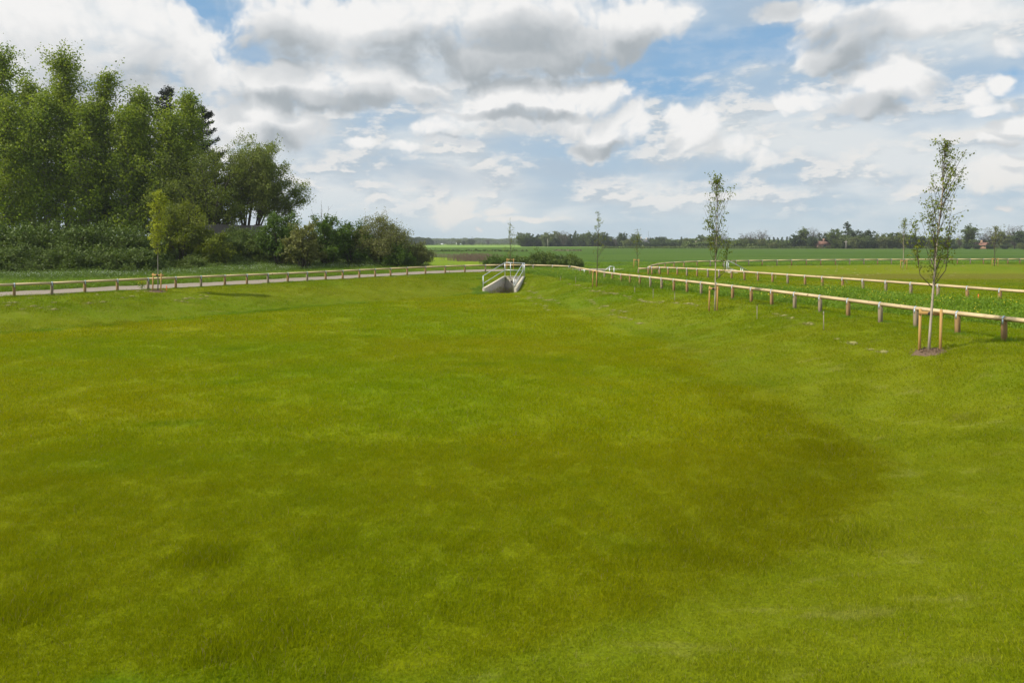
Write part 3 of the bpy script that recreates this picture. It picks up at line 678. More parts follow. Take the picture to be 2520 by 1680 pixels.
def fan_tree(px, top, base_px, d, R, label, leafm, seed, stems=9, lsize=.17, leaves=1.0, name='bush', cat='bush', barkm=None, group=None, H=None, z0=None, lo=.3, trunk_r=.10, limbs=9, asp=.62, fan=1.35, yscale=1.0, limbl=.42, spread=.30, twig_r=.01, root=None, loc=None, side=None):
    r = np.random.default_rng(seed)
    if loc is None: x, y, z = base_at(base_px, d)
    else: x, y, z = loc
    if z0 is not None: z = z0
    H = H or (at(px, top, d)[2] - z) * .97
    root = root or thing(name, label, cat, (x, y, z), group); wood = MB(); sx = (px - base_px) / F * d
    S = []
    for i in range(stems):
        a = 2.39996 * i + r.uniform(-.3, .3); ph = fan * math.sqrt((i + .5) / stems)
        e_ = np.array([math.sin(ph) * math.cos(a) * R * .85 + sx * math.cos(ph), math.sin(ph) * math.sin(a) * R * .85 * yscale, (math.cos(ph) * .86 + .06) * H * r.uniform(.88, 1.0)])
        if e_[2] < H * .12: e_[2] = H * .12
        b = np.array([math.cos(a), math.sin(a), 0]) * R * .04; m1 = b + (e_ - b) * .35 + np.array([0, 0, H * .06]) ; m2 = b + (e_ - b) * .7 + np.array([0, 0, H * .06]) + r.normal(size=3) * R * .03
        S.append((np.array([b - [0, 0, .1], m1, m2, e_]), trunk_r * r.uniform(.7, 1.1)))
    C = grow(r, H, S, limbs, lambda s, a, b: R * limbl * (1.15 - .5 * s), 5, int(17 * leaves), spread * R * .32 + .10, wood, 5, .45, lo, twig_r=twig_r)
    C = C[C[:, 2] > .05]
    finish_tree(root, wood, C, lsize, r, leafm, barkm or M['bark'], asp, 'foliage' if cat != 'tree' else 'crown', 'stem' if cat != 'tree' else 'trunk'); return root

TG = 'trees on the bank at the left'
for args in [
    (8, 107, 66, 2.6, 'tall poplar with the highest loose top, at the far left end of the wood', 1, .9, -18),
    (154, 121, 66, 2.9, 'tall pointed poplar with a pale straight trunk, second from the left', 2, 1.1, 177),
    (269, 167, 67, 2.2, 'slim poplar with a thin loose top, right of the pointed poplar', 3, .8, 262),
    (62, 190, 70, 2.8, 'poplar with a dark leaning lower trunk, between the edge poplar and the pointed one', 4, 1.0, 80),
    (352, 222, 68, 2.5, 'shorter poplar in front of the dark conifers, left of their crowns', 5, 1.0, 350),
    (462, 222, 69, 2.5, 'poplar whose narrow top rises in front of the right side of the dark conifers', 6, 1.0, 458)]:
    px, top, d, rad, lab, sd, lv, bx = args
    column_tree(px, top, d, rad, lab, M['poplar'], sd, lv, bx=bx, group=TG, crown_lo=.22 if sd in (2, 4) else .12)
for args in [
    (112, 235, 64, 3.0, 'leafy poplar filling the wood below the pointed poplar', 7, 110),
    (212, 240, 64.5, 2.9, 'lower poplar filling the gap right of the pale trunk', 8, 222),
    (312, 262, 65, 2.9, 'lower poplar with bright leaves left of the yellow green sapling top', 9, 315),
    (22, 250, 63, 2.9, 'low leafy poplar at the left edge behind the brambles', 10, 10),
    (412, 275, 66, 2.9, 'low poplar standing just behind the sapling and bright bush', 11, 412)]:
    px, top, d, rad, lab, sd, bx = args
    column_tree(px, top, d, rad, lab, M['poplar'], sd, 1.0, bx=bx, crown_lo=.06, group=TG, up=.5)
def conifer(px, top, d, R, label, seed, n=1.0):
    r = np.random.default_rng(seed); x, y, z = base_at(px, d); H = at(px, top, d)[2] - z
    root = thing('conifer_tree', label, 'tree', (x, y, z), TG); wood = MB()
    wood.tube([(0, 0, -.2), (0.1, 0, H * .5), (0, 0, H * .985)], [.3, .2, .03], 7); C = []
    for s in np.linspace(.08, .985, 85):
        L = R * (1 - s) ** .62 * r.uniform(.7, 1.2) + .3; a = r.uniform(0, 2 * np.pi)
        e_ = np.array([math.cos(a) * L, math.sin(a) * L, s * H + L * .28]); b = np.array([0, 0, s * H]); wood.tube([b, (b + e_) / 2 + [0, 0, -.1 * L], e_], [.05, .03, .01], 3, False)
        m = int((70 + 60 * L) * n); w = r.uniform(.1, 1.02, (m, 1)) ** .8
        C.append(b + (e_ - b) * w + np.array([0, 0, -.1 * L]) * np.sin(np.pi * w) + r.normal(size=(m, 3)) * (.10 + .22 * (1 - w)) * np.array([1, 1, .8]))
    finish_tree(root, wood, np.vstack(C), .30, r, M['conifer'], M['bark'], .3); return root
conifer(410, 212, 76, 3.2, 'dark conifer with a blunt double top behind the poplars', 21)
conifer(330, 250, 77, 3.0, 'dark conifer half hidden behind the shorter poplar, leftmost of the dark crowns', 22)
conifer(497, 262, 77, 3.6, 'dark conifer with spiky boughs against the sky at the right end of the wood', 23)
conifer(165, 240, 78, 3.0, 'dark conifer showing between the pointed poplar and the slim one', 24)
conifer(60, 260, 78, 3.2, 'dark conifer seen through gaps near the left edge of the wood', 25)
conifer(245, 260, 79, 3.2, 'dark conifer filling the gaps behind the slim poplar', 26)
# rounded willow-like trees at the right end of the wood
fan_tree(505, 322, 520, 66, 4.7, 'dense rounded dark green tree behind the bright bush, left of the open willow', M['dense'], 31, 15, .17, 1.6, 'broad_tree', 'tree', group=TG, lo=.22, trunk_r=.22, limbs=13)
fan_tree(430, 345, 440, 67, 3.6, 'rounded grey green tree between the poplars and the dense dark tree', M['willow'], 32, 12, .17, 1.5, 'broad_tree', 'tree', group=TG, lo=.15, trunk_r=.2, limbs=12)
def willow():
    d = 68; x, y, z = base_at(612, d); r = np.random.default_rng(33)
    root = thing('willow_tree', 'open grey green willow with bare limbs fanning out above the panel fence', 'tree', (x, y, z), TG); wood = MB()
    ends = [(560,470),(585,395),(560,360),(600,352),(640,345),(615,420),(665,400),(690,372),(645,480),(715,430),(735,470),(700,480),(748,505),(630,390),(675,350)]
    S = []
    for i, (ex, ey) in enumerate(ends):
        e_ = at(648 + (ex - 648) * .78, 458 + (ey - 458) * .80, d) - np.array([x, y, z]); e_[1] = r.uniform(-2.2, 2.2)
        b = np.array([(.5 if ex > 640 else -.35) + r.uniform(-.35, .35), 0, -.2]); up = np.array([b[0] + (e_[0] - b[0]) * .22, e_[1] * .2, e_[2] * .30]); m2 = np.array([b[0] + (e_[0] - b[0]) * .6, e_[1] * .6, e_[2] * .68])
        S.append((np.array([b, up, m2, e_]), r.uniform(.09, .17)))
    C = grow(r, 8, S, 18, lambda s, a, b: 2.0 * (1.2 - .5 * s), 6, 30, .42, wood, 6, .4, .50, twig_r=.014)
    finish_tree(root, wood, C, .17, r, M['willow'], M['dark_twig'], .5)
willow()
# panel fence along the top of the bank
def panel_fence():
    A = at(505, 552, 64); B = at(655, 555, 66.5)
    r = thing('panel_fence', 'grey weathered close board fence on top of the bank below the open willow', 'fence'); n = 5
    for k in range(n):
        a = A + (B - A) * k / n; b = A + (B - A) * (k + 1) / n; m = MB(); L = np.linalg.norm((b - a)[:2]); q = int(L / .12)
        for i in range(q):
            c = a + (b - a) * (i + .5) / q; m.box((c[0], c[1] + .012 * (i % 2), c[2] - 1.0), (L / q * .97, .02, 2.0 + .012 * math.sin(i * 2.3)))
        m.obj('board_panel', M['panel'], r); MB().box((a[0], a[1] + .09, a[2] - .97), (.1, .1, 2.1)).obj('post', M['panel'], r)
    MB().beam(A + [0, .06, -.5], B + [0, .06, -.5], .05, .08).obj('cross_rail', M['panel'], r)
panel_fence()

SG = 'bushes along the foot of the bank'
fan_tree(450, 478, 445, 56, 2.7, 'bright yellow green bush with bare brown stems inside, right of the staked sapling', M['bright'], 41, 14, .12, 1.5, group=SG, barkm=M['bark'], lo=.35, trunk_r=.08, limbs=9)
fan_tree(530, 560, 528, 55, 1.5, 'small yellow green bush leaning out at the right side of the bright bush', M['bright'], 42, 8, .12, 1.3, group=SG)
fan_tree(685, 492, 690, 59, 2.3, 'tall dark green bush in front of the right edge of the willow', M['bush'], 43, 12, .14, 1.6, group=SG, barkm=M['bark'])
fan_tree(742, 530, 745, 57, 1.75, 'olive green bush with pale leaf tips, right of the tall dark bush', M['twiggy'], 44, 10, .13, 1.6, group=SG)
fan_tree(800, 512, 805, 61, 2.1, 'rounded mid green bush with bare twigs sticking out of its top', M['bush'], 45, 12, .14, 1.6, group=SG)
fan_tree(865, 528, 868, 63, 2.3, 'dark green bush between the mid green bush and the brown twiggy one', M['bush'], 46, 11, .14, 1.5, group=SG)
fan_tree(938, 524, 938, 64, 3.2, 'large brown green twiggy bush at the right end of the bank', M['twiggy'], 47, 26, .10, 1.05, group=SG, barkm=M['dark_twig'], lo=.3, trunk_r=.05, limbs=12, twig_r=.013)
fan_tree(1028, 592, 1026, 66, 1.6, 'small pale twiggy bush beyond the end of the bank', M['twiggy'], 48, 18, .09, .9, group=SG, barkm=M['dark_twig'], trunk_r=.03, limbs=8, twig_r=.011)
fan_tree(972, 596, 972, 63, 1.9, 'low dark bush under the right side of the brown twiggy bush', M['bush'], 49, 9, .12, 1.4, group=SG)
# bare dead stems above the bushes
def bare(px, top, basepx, d, n, label, seed, spreadx=1.0):
    r = np.random.default_rng(seed); x, y, z = base_at(basepx, d); root_m = MB(); H = at(px, top, d)[2] - z
    for i in range(n):
        e_ = np.array([r.normal() * spreadx, r.normal() * .5, H * r.uniform(.8, 1.0)]); P = np.array([[0, 0, 0], e_ * [.3, .3, .55], e_]); root_m.tube(P, [.035, .022, .006], 4)
        for _ in range(5):
            s = r.uniform(.55, .95); p = e_ * s; root_m.tube([p, p + r.normal(size=3) * [.25, .25, .15] + [0, 0, .4]], [.009, .003], 3, False)
    o = root_m.obj('bare_shrub', M['dark_twig']); o.location = (x, y, z); tag(o, label, 'shrub'); return o
bare(790, 492, 795, 61.5, 6, 'bare leafless stems rising out of the mid green bush', 50, 1.2)
# bramble thicket: one mound per object
BR = [(20, 553, 668, 51.0, 3.1), (95, 558, 676, 50.5, 3.0), (165, 562, 674, 51, 2.9), (235, 556, 672, 51.5, 3.0), (305, 563, 672, 52.5, 2.8), (365, 578, 668, 54, 2.3), (560, 575, 650, 60, 2.2), (620, 590, 655, 60, 2.3), (-45, 556, 670, 50, 3.0),
      (45, 606, 690, 46.8, 2.4), (195, 606, 690, 47.6, 2.6), (320, 610, 688, 48.8, 2.3), (585, 560, 620, 62.5, 1.8), (115, 618, 690, 46.6, 2.0), (262, 622, 690, 48.0, 1.9), (-20, 610, 690, 46.0, 2.2), (480, 628, 690, 53.5, 1.8), (545, 622, 690, 56, 2.0)]
BL = ['dark bramble mound second from the left edge, tall as the rails are long', 'dark bramble mound below the leaning trunk', 'dark bramble mound under the pale straight trunk', 'dark bramble mound with a rounded crest, left of the sapling', 'bramble mound just left of the staked sapling', 'bramble mound directly behind the staked sapling',
      'ivy green bramble mound right of the bright bush', 'spreading bramble mound below the right end of the panel fence', 'dark bramble mound cut by the left edge', 'low arching bramble in front of the mounds near the left edge', 'low arching bramble in front of the middle mounds', 'low pale arching bramble at the foot of the mound by the sapling', 'bramble crest against the foot of the panel fence', 'low bramble in front, between the left edge bramble and the middle one', 'small low bramble in front, right of the middle one', 'low arching bramble cut by the left edge', 'low dark bramble in the shade under the bright bush', 'pale low bramble right of the stem of the bright bush']
BL[0] = 'tall dark bramble mound next to the left edge'
protos = []
for k, (px, top, by, d, R) in enumerate(BR):
    x, y, z = base_at(px, d); H = at(px, top, d)[2] - z
    if k < 3:
        rt = fan_tree(px, top, px, d, R, BL[k], M['bramble'], 60 + k, 15, .15, 1.7, 'bramble_bush', 'bramble', group='bramble mounds along the bank', lo=.2, trunk_r=.03, limbs=9, fan=1.5, spread=.34)
        protos.append((rt, R, H))
    else:
        p, R0, H0 = protos[k % 3]; rt = copy_tree(p); rt.location = (x, y, z); rt.rotation_euler = (0, 0, k * 1.7); rt.scale = (R / R0, R / R0, H / H0); rt['label'] = BL[k]

# ------------------------------------------------------------------ staked saplings
def stakes(pxs, top, base, label, mulch=True, zoff=0.0, d=None, seed=0):
    g = G(sum(pxs) / 2, base) if d is None else np.array([(sum(pxs) / 2 - CX) / F * d, d])
    d = g[1]; x0, x1 = ((p - CX) / F * d for p in pxs); h = (base - top) / F * d
    r = thing('tree_stakes', label, 'tree stakes', (g[0], d, tz(g[0], d)), 'pairs of timber tree stakes'); hw = (x1 - x0) / 2
    dy = .10
    for s_ in (-1, 1):
        MB().tube([(s_ * hw, s_ * -dy, -.2), (s_ * hw + .03, s_ * -dy, h)], .032, 10).obj('stake', M['stake'], r)
    MB().beam((-hw - .02, .075, h - .09), (hw + .13, -.02, h - .12), .03, .085).obj('crossbar', M['stake'], r)
    MB().tube([(hw * .05, -.03, h - .11), (hw * .05 + .02, .09, h - .10)], .045, 8).obj('tie', M['black'], r)
    return g, d
def sapling(px, base, top, d, R, label, leafm, barkm, seed, nl, lsize, crown_lo=.25, lean=0.0, limbs=22, up=.75, tr=.035, name='sapling_tree', prof=None, sd=None, twig=.004, stemset=None, per=9, tw=4, spread=.10):
    r = np.random.default_rng(seed); bx = (px - CX) / F * d; z = tz(bx, d); H = at(0, top, d)[2] - z
    root = thing(name, label, 'tree', (bx, d, z), 'young planted trees'); wood = MB(); w2 = MB(); t = np.linspace(0, 1, 10)
    P = np.stack([lean * t ** 1.1 + np.sin(t * 9 + seed) * .03 * t, np.sin(t * 7 + seed * 2) * .04 * t, H * t - .05], 1)
    prof = prof or (lambda s: R * math.sin(math.pi * min(.99, (s - crown_lo) / (1 - crown_lo) * .74 + .24)) ** .9)
    S = [(P, tr)]
    C = grow(r, H, S, limbs, lambda s, a, b: max(.10, min(prof(s) * math.hypot(up, 1 - up) / (1 - up) * .85, (1 - s) * H * .9 + .1)), tw, per, spread, wood, 6, up, crown_lo, twig_r=twig, wood2=w2)
    if stemset:
        for (h0, ex, ey, ez, rr) in stemset:
            b = np.array([np.interp(h0, P[:, 2], P[:, 0]), 0, h0]); e_ = np.array([ex, ey, ez]); S2 = [(np.array([b, b + (e_ - b) * [.75, .75, .22], b + (e_ - b) * [.95, .95, .6], e_]), rr)]
            C = np.vstack([C, grow(r, H, S2, 9, lambda s, a, b: R * .45, tw, per, spread, w2, 5, .6, .35, twig_r=twig, wood2=w2)])
    C = C[C[:, 2] > .5]
    if nl < len(C): C = C[r.permutation(len(C))[:nl]]
    w2.obj('branches', M['dark_twig'], root); finish_tree(root, wood, C, lsize, r, leafm, barkm, .7); return root
# nearest birch
g, d = stakes((2268, 2307), 746, 850, 'pair of round timber stakes with a crossbar holding the large birch by the right fence', True)
sapling(2285, 852, 350, 16.55, .50, 'tallest young birch, white trunk with dark marks, in front of the right fence', M['birch_leaf'], M['birch'], 101, 2200, .054, .30, .42, 60, .72, .033, 'birch_tree',
        stemset=[(1.55, -.25, .1, 3.0, .012), (1.6, .45, -.1, 3.4, .014), (1.75, .30, .2, 3.9, .013)], per=9, tw=4, spread=.10)
stakes((1746.5, 1762.5), 688, 749.5, 'pair of timber stakes on the second birch, left of the rail bend', d=27.5)
sapling(1759, 749.5, 440, 27.5, .56, 'second young birch with a slim leaning side stem, staked against the right fence', M['birch_leaf'], M['birch'], 102, 1700, .066, .34, .12, 48, .74, .030, 'birch_tree', stemset=[(1.25, .55, .1, 2.7, .014), (1.9, -.2, .1, 3.6, .010)], per=8)
stakes((1458.7, 1467.0), 656, 697.3, 'pair of thin stakes on the bare dark sapling by the fence bend', d=41.9)
sapling(1469, 697.3, 522, 42.05, .95, 'dark almost leafless sapling with a thin upright top, right of the concrete headwall', M['birch_leaf'], M['dark_twig'], 103, 620, .06, .24, .10, 24, .62, .030, 'sapling_tree', prof=lambda s: .95 * max(.10, (1 - s) ** 1.1 * 1.35 * min(1, (s - .2) * 6)), twig=.005, per=5)
stakes((1247, 1263), 641.6, 676, 'pair of stakes of the pale sapling behind the headwall railing', d=57.5)
sapling(1255.5, 671, 548, 57.6, 1.1, 'thin pale sapling rising behind the headwall railing', M['birch_leaf'], M['dark_twig'], 104, 700, .07, .22, .0, 22, .60, .028, 'sapling_tree', prof=lambda s: 1.05 * max(.10, (1 - s) ** 1.2 * 1.5 * min(1, (s - .15) * 6)), twig=.006, per=5)
stakes((1560, 1571), 636.8, 661.7, 'pair of pale stakes on the small sapling at the edge of the far field', d=64.6)
sapling(1568, 661.5, 566, 64.7, .95, 'small thin sapling at the edge of the far crop field', M['birch_leaf'], M['dark_twig'], 105, 520, .075, .25, .0, 20, .60, .026, 'sapling_tree', prof=lambda s: .95 * max(.08, (1 - s) ** 1.3 * 1.5 * min(1, (s - .18) * 6)), twig=.006, per=5)
stakes((2217, 2230), 632, 654, 'pair of stakes on the slim birch beyond the second basin', d=73.2)
sapling(2222, 654, 541.5, 73.3, .75, 'slim young birch beyond the second basin, left of the tallest birch', M['birch_leaf'], M['birch'], 106, 800, .085, .30, .15, 34, .76, .035, 'birch_tree', per=8)
stakes((2443, 2454), 632, 652, 'pair of stakes on the brownish sapling at the far right', d=75.6)
sapling(2447, 652, 560, 75.7, 1.9, 'brownish wide young tree beyond the second basin near the right edge', M['twiggy'], M['dark_twig'], 107, 1100, .085, .28, .1, 40, .62, .035, 'sapling_tree', twig=.008, per=8)
stakes((373, 397.8), 669, 714.5, 'pair of stakes on the yellow green sapling by the left fence', d=35.3)
sapling(388.5, 715.5, 474, 35.4, .50, 'yellow green leafy sapling in front of the left fence', M['young_leaf'], M['pale_bark'], 108, 2700, .09, .34, .05, 56, .68, .03, 'sapling_tree', per=14, spread=.13)
# mulch rings
def mulch(px, py, R, label, seed):
    g = G(px, py); r = np.random.default_rng(seed); n = 40; m = MB(); V = [[0, 0, .045]]; 
    for k in range(3):
        for i in range(n):
            a = i / n * 2 * np.pi; rr = R * (k + 1) / 3 * (1 + .10 * r.normal() * (k == 2)); V.append([math.cos(a) * rr, math.sin(a) * rr, [.055, .045, -.01][k] + .012 * r.normal()])
    Q = []; T = [[0, 1 + i, 1 + (i + 1) % n] for i in range(n)]
    for k in range(2):
        for i in range(n): Q.append([1 + k * n + i, 1 + (k + 1) * n + i, 1 + (k + 1) * n + (i + 1) % n, 1 + k * n + (i + 1) % n])
    m.add(V, Q, T); C = np.column_stack([r.normal(size=(260, 2)) * R * .45, .05 + r.uniform(0, .02, 260)]); m.leaves(C, .045, r, .5, .6)
    z0 = tz(*g)
    for v in m.V:
        v[:, 2] += terrain(g[0] + v[:, 0], g[1] + v[:, 1]) - z0 + (.012 if len(v) > 200 else .0)
    o = m.obj('mulch_ring', M['soil']); o.location = (g[0], g[1], z0); tag(o, label, 'mulch', kind=None); return o
mulch(2287, 851, .38, 'ring of brown bark mulch at the foot of the large birch', 1)
mulch(386, 716, .45, 'patch of bare soil at the foot of the yellow green sapling', 2)
# small bare whips planted on the banks
def whip(px, base, top, label, seed, lean=0.0, d=None):
    r = np.random.default_rng(seed); g = G(px, base) if d is None else np.array([(px - CX) / F * d, d]); h = (base - top) / F * g[1]
    t = thing('planted_whip', label, 'sapling', (g[0], g[1], tz(*g)), 'tiny bare whips planted on the banks')
    MB().tube([(0, 0, -.05), (lean * .4, 0, h * .5), (lean, 0, h)], [.013, .012, .008], 6).obj('guard_tube', M['birch'], t)
    m = MB()
    for _ in range(9):
        s = r.uniform(.75, 1.0); p = np.array([lean * s, 0, h * s]); m.tube([p, p + r.normal(size=3) * [.07, .07, .02] + [0, 0, .10]], [.004, .0015], 3, False)
    m.obj('twigs', M['dark_twig'], t)
for k, (px, b_, tp, lab, ln) in enumerate([(1863, 769, 734, 'pale whip standing in the lawn below the middle of the right fence', 0), (2027, 798, 752, 'tallest pale whip, left of the large birch', .0), (1607.4, 722.5, 698, 'whip with a whitish bushy tip below the fence, right of the bare sapling', .0),
        (1562, 712, 696, 'short whip just right of the bare dark sapling', 0), (1660.5, 730, 708, 'pale whip between the whitish tipped one and the second birch', 0), (1379.5, 686, 674, 'tiny whip on the bank right of the headwall', 0), (1416.8, 690, 674, 'tiny whip nearest the fence corner', 0),
        (1860, 682, 671, 'pale whip inside the looping fence right of the sloping handrail', 0), (1909, 687, 674, 'whip on the grass of the second basin, third post gap', 0), (2087, 699, 685, 'leaning pale whip on the slope of the second basin', -.25), (1160 + 900, 655, 641, 'thin whip against the far rail left of the slim birch', 0)]):
    whip(px, b_, tp, lab, 200 + k, ln)
def marker(px, base, top, label, mat):
    g = G(px, base); h = (base - top) / F * g[1]; o = MB().box((0, 0, h / 2 - .05), (.035, .035, h + .1)).add([[-.0175, -.0175, h], [.0175, -.0175, h], [.0175, .0175, h], [-.0175, .0175, h], [0, 0, h + .04]], None, [[0, 1, 4], [1, 2, 4], [2, 3, 4], [3, 0, 4]]).obj('marker_peg', mat); o.location = (g[0], g[1], tz(*g)); tag(o, label, 'peg', 'survey pegs')
M['orange'] = simple('orange_peg', (.62, .14, .03), (.75, .22, .05), 10)
marker(2408, 742, 726, 'orange topped survey peg in the grass behind the second fence', M['orange'])
marker(410, 714, 702, 'orange red survey peg right of the yellow green sapling', M['orange'])
marker(1303, 672, 665, 'small orange survey peg right of the headwall railing', M['orange'])
marker(1106, 672, 666, 'short dark peg by the track left of the headwall', M['post'])
# dandelion-like yellow flowering weed by the left fence
def yellow_weed():
    g = G(349, 714); r = np.random.default_rng(3); t = thing('flowering_weed', 'yellow flowered weed beside the left fence post', 'plant', (g[0], g[1], tz(*g))); m = MB()
    for i in range(5): m.tube([(0, 0, -.02), (r.normal() * .05, r.normal() * .05, .3), (r.normal() * .1, r.normal() * .1, .5)], [.012, .009, .005], 4, False)
    m.leaves(np.column_stack([r.normal(size=(60, 2)) * .08, r.uniform(.02, .35, 60)]), .07, r); m.obj('stem', M['weed'], t)
    MB().leaves(np.column_stack([r.normal(size=(70, 2)) * .09, r.uniform(.32, .55, 70)]), .05, r).obj('flowers', M['yellow'], t)
M['yellow'] = simple('yellow_petal', (.65, .50, .02), (.75, .62, .04), 8)
M['white'] = simple('white_petal', (.62, .64, .55), (.75, .76, .68), 8)
yellow_weed()
# bramble mounds and weeds beyond the fence in the middle
fan_tree(1335, 630, 1335, 69, 1.9, 'bramble mound beyond the track, right of the headwall railing, largest of the two', M['bramble'], 81, 15, .12, 1.6, 'bramble_bush', 'bramble', lo=.2, trunk_r=.03, fan=1.5)
fan_tree(1395, 636, 1395, 68, 1.7, 'bramble mound trailing down at the right of the largest one', M['bramble'], 82, 12, .12, 1.5, 'bramble_bush', 'bramble', lo=.2, trunk_r=.03, fan=1.5)
fan_tree(1228, 636, 1228, 67, 1.5, 'small dark bramble mound left of the pale sapling', M['bush'], 83, 10, .11, 1.5, 'bramble_bush', 'bramble', lo=.2, trunk_r=.03, fan=1.5)
fan_tree(1275, 637, 1275, 68, 1.3, 'small bramble mound right behind the pale sapling', M['bramble'], 84, 9, .11, 1.4, 'bramble_bush', 'bramble', lo=.2, trunk_r=.03, fan=1.5)
# ------------------------------------------------------------------ grass and undergrowth (stuff, instanced by geometry nodes)
def scatter(name, P, idx, rot, scl, attrs, protos, kind_label=None):
    me = bpy.data.meshes.new(name); me.vertices.add(len(P)); me.vertices.foreach_set('co', np.asarray(P, np.float32).ravel())
    a = me.attributes.new('rot', 'FLOAT_VECTOR', 'POINT'); a.data.foreach_set('vector', np.asarray(rot, np.float32).ravel())
    a = me.attributes.new('scl', 'FLOAT_VECTOR', 'POINT'); a.data.foreach_set('vector', np.asarray(scl, np.float32).ravel())
    a = me.attributes.new('pidx', 'INT', 'POINT'); a.data.foreach_set('value', np.asarray(idx, np.int32))
    for k, v in attrs.items(): attr(me, k, v)
    o = link(bpy.data.objects.new(name, me)); tag(o, kind='stuff')
    col = bpy.data.collections.new(name + '_kinds')
    for q, p in enumerate(protos):
        ob = bpy.data.objects.new('%s_kind_%02d' % (name, q), p); col.objects.link(ob)
    ng = bpy.data.node_groups.new(name, 'GeometryNodeTree')
    ng.interface.new_socket('Geometry', in_out='INPUT', socket_type='NodeSocketGeometry'); ng.interface.new_socket('Geometry', in_out='OUTPUT', socket_type='NodeSocketGeometry')
    N = ng.nodes; gi = N.new('NodeGroupInput'); go = N.new('NodeGroupOutput'); iop = N.new('GeometryNodeInstanceOnPoints'); ci = N.new('GeometryNodeCollectionInfo')
    ci.inputs['Collection'].default_value = col; ci.inputs['Separate Children'].default_value = True; ci.inputs['Reset Children'].default_value = True
    def na(nm, ty):
        n = N.new('GeometryNodeInputNamedAttribute'); n.data_type = ty; n.inputs['Name'].default_value = nm; return n.outputs['Attribute']
    e2r = N.new('FunctionNodeEulerToRotation'); L = ng.links
    L.new(na('rot', 'FLOAT_VECTOR'), e2r.inputs[0]); L.new(e2r.outputs[0], iop.inputs['Rotation']); L.new(na('scl', 'FLOAT_VECTOR'), iop.inputs['Scale'])
    L.new(na('pidx', 'INT'), iop.inputs['Instance Index']); iop.inputs['Pick Instance'].default_value = True
    L.new(gi.outputs[0], iop.inputs['Points']); L.new(ci.outputs[0], iop.inputs['Instance']); L.new(iop.outputs[0], go.inputs[0])
    md = o.modifiers.new('scatter', 'NODES'); md.node_group = ng; return o
def blades(r, n, size, h, w, bend=.5, round_=False):
    c = r.uniform(-size / 2, size / 2, (n, 2)) if not round_ else r.normal(size=(n, 2)) * size * .28
    # clumped rather than even
    c += r.normal(size=(n, 2)) * size * .03
    hh = h * np.exp(r.normal(size=n) * .30); a = r.uniform(0, 2 * np.pi, n); dirx, diry = np.cos(a), np.sin(a)
    la = r.uniform(0, 2 * np.pi, n); lm = hh * r.uniform(.1, 1.0, n) * bend
    lx, ly = np.cos(la) * lm, np.sin(la) * lm; ww = w * r.uniform(.6, 1.3, n) / 2
    def pt(sx, t, wt): return np.stack([c[:, 0] + dirx * ww * wt * sx + lx * t ** 2, c[:, 1] + diry * ww * wt * sx + ly * t ** 2, hh * (t - .22 * t * t * bend) - .012], 1)
    V = np.stack([pt(-1, 0, 1), pt(1, 0, 1), pt(1, .55, .8), pt(-1, .55, .8), pt(0, 1, 0)], 1).reshape(-1, 3); b = np.arange(n)[:, None] * 5
    return V, b + [[0, 1, 2, 3]], b + [[3, 2, 4]]
def lawn_patch(seed, n, size, h, w, bend=.5, round_=False):
    r = np.random.default_rng(seed); V, Q, T = blades(r, n, size, h, w, bend, round_); return MB().add(V, Q, T).mesh('lawn_patch', M['blades'])
def slope_rot(x, y, r):
    e_ = .3; gx = (terrain(x + e_, y) - terrain(x - e_, y)) / (2 * e_); gy = (terrain(x, y + e_) - terrain(x, y - e_)) / (2 * e_)
    gx = np.clip(gx, -.5, .5); gy = np.clip(gy, -.5, .5)
    return gx, gy
def align(x, y, yaw):
    """euler xyz that tilts local z to the ground normal, then spins by yaw (applied first about local z)"""
    gx, gy = slope_rot(x, y, None); out = np.zeros((len(x), 3))
    for i in range(len(x)):
        n = Vector((-gx[i], -gy[i], 1)).normalized(); q = Vector((0, 0, 1)).rotation_difference(n); e_ = (q.to_matrix() @ Matrix.Rotation(yaw[i], 3, 'Z')).to_euler(); out[i] = e_
    return out
def region(y0, y1, step, seed, margin=1.08):
    r = np.random.default_rng(seed); ys_ = np.arange(y0, y1, step); P = []
    for yy in ys_:
        h = (yy + step) * .75 * margin + .6; xx = np.arange(-h, h, step); P.append(np.column_stack([xx + r.uniform(-.5, .5, len(xx)) * step, yy + r.uniform(-.5, .5, len(xx)) * step]))
    return np.vstack(P), r
protos = [lawn_patch(300 + k, 1300, .62, .044, .0040, .9) for k in range(5)] + [lawn_patch(310 + k, 800, 1.0, .052, .010, .9) for k in range(4)] + \
         [lawn_patch(320 + k, 800, 1.9, .060, .020, .9) for k in range(4)] + [lawn_patch(330 + k, 300, .50, .075, .005, .9, True) for k in range(3)]
PP = []; II = []; SS = []; YY = []
def lay(y0, y1, step, first, n, seed):
    P, r = region(y0, y1, step, seed); x, y = P.T
    keep = (zone_rough(x, y) < .6) & ~in_track(x, y) & (sdf(x, y, chan) > .05) & (y < 82)
    sb = (x - P0[0]) * NRM[0] + (y - P0[1]) * NRM[1]; keep &= ~((sb > 1.2) & (x < -2))
    P = P[keep]; PP.append(P); II.append(first + r.integers(0, n, len(P)))
    x, y = P.T; long_ = r.uniform(.9, 1.1, len(x))
    SS.append(np.column_stack([np.ones(len(P)), np.ones(len(P)), long_ * np.where(sdf(x, y, floor1) < 0, 1.1, .85)])); YY.append(r.uniform(0, 6.28, len(P)))
lay(2.6, 11.5, .36, 0, 5, 1); lay(11.5, 25, .62, 5, 4, 2); lay(25, 60, 1.25, 9, 4, 3)
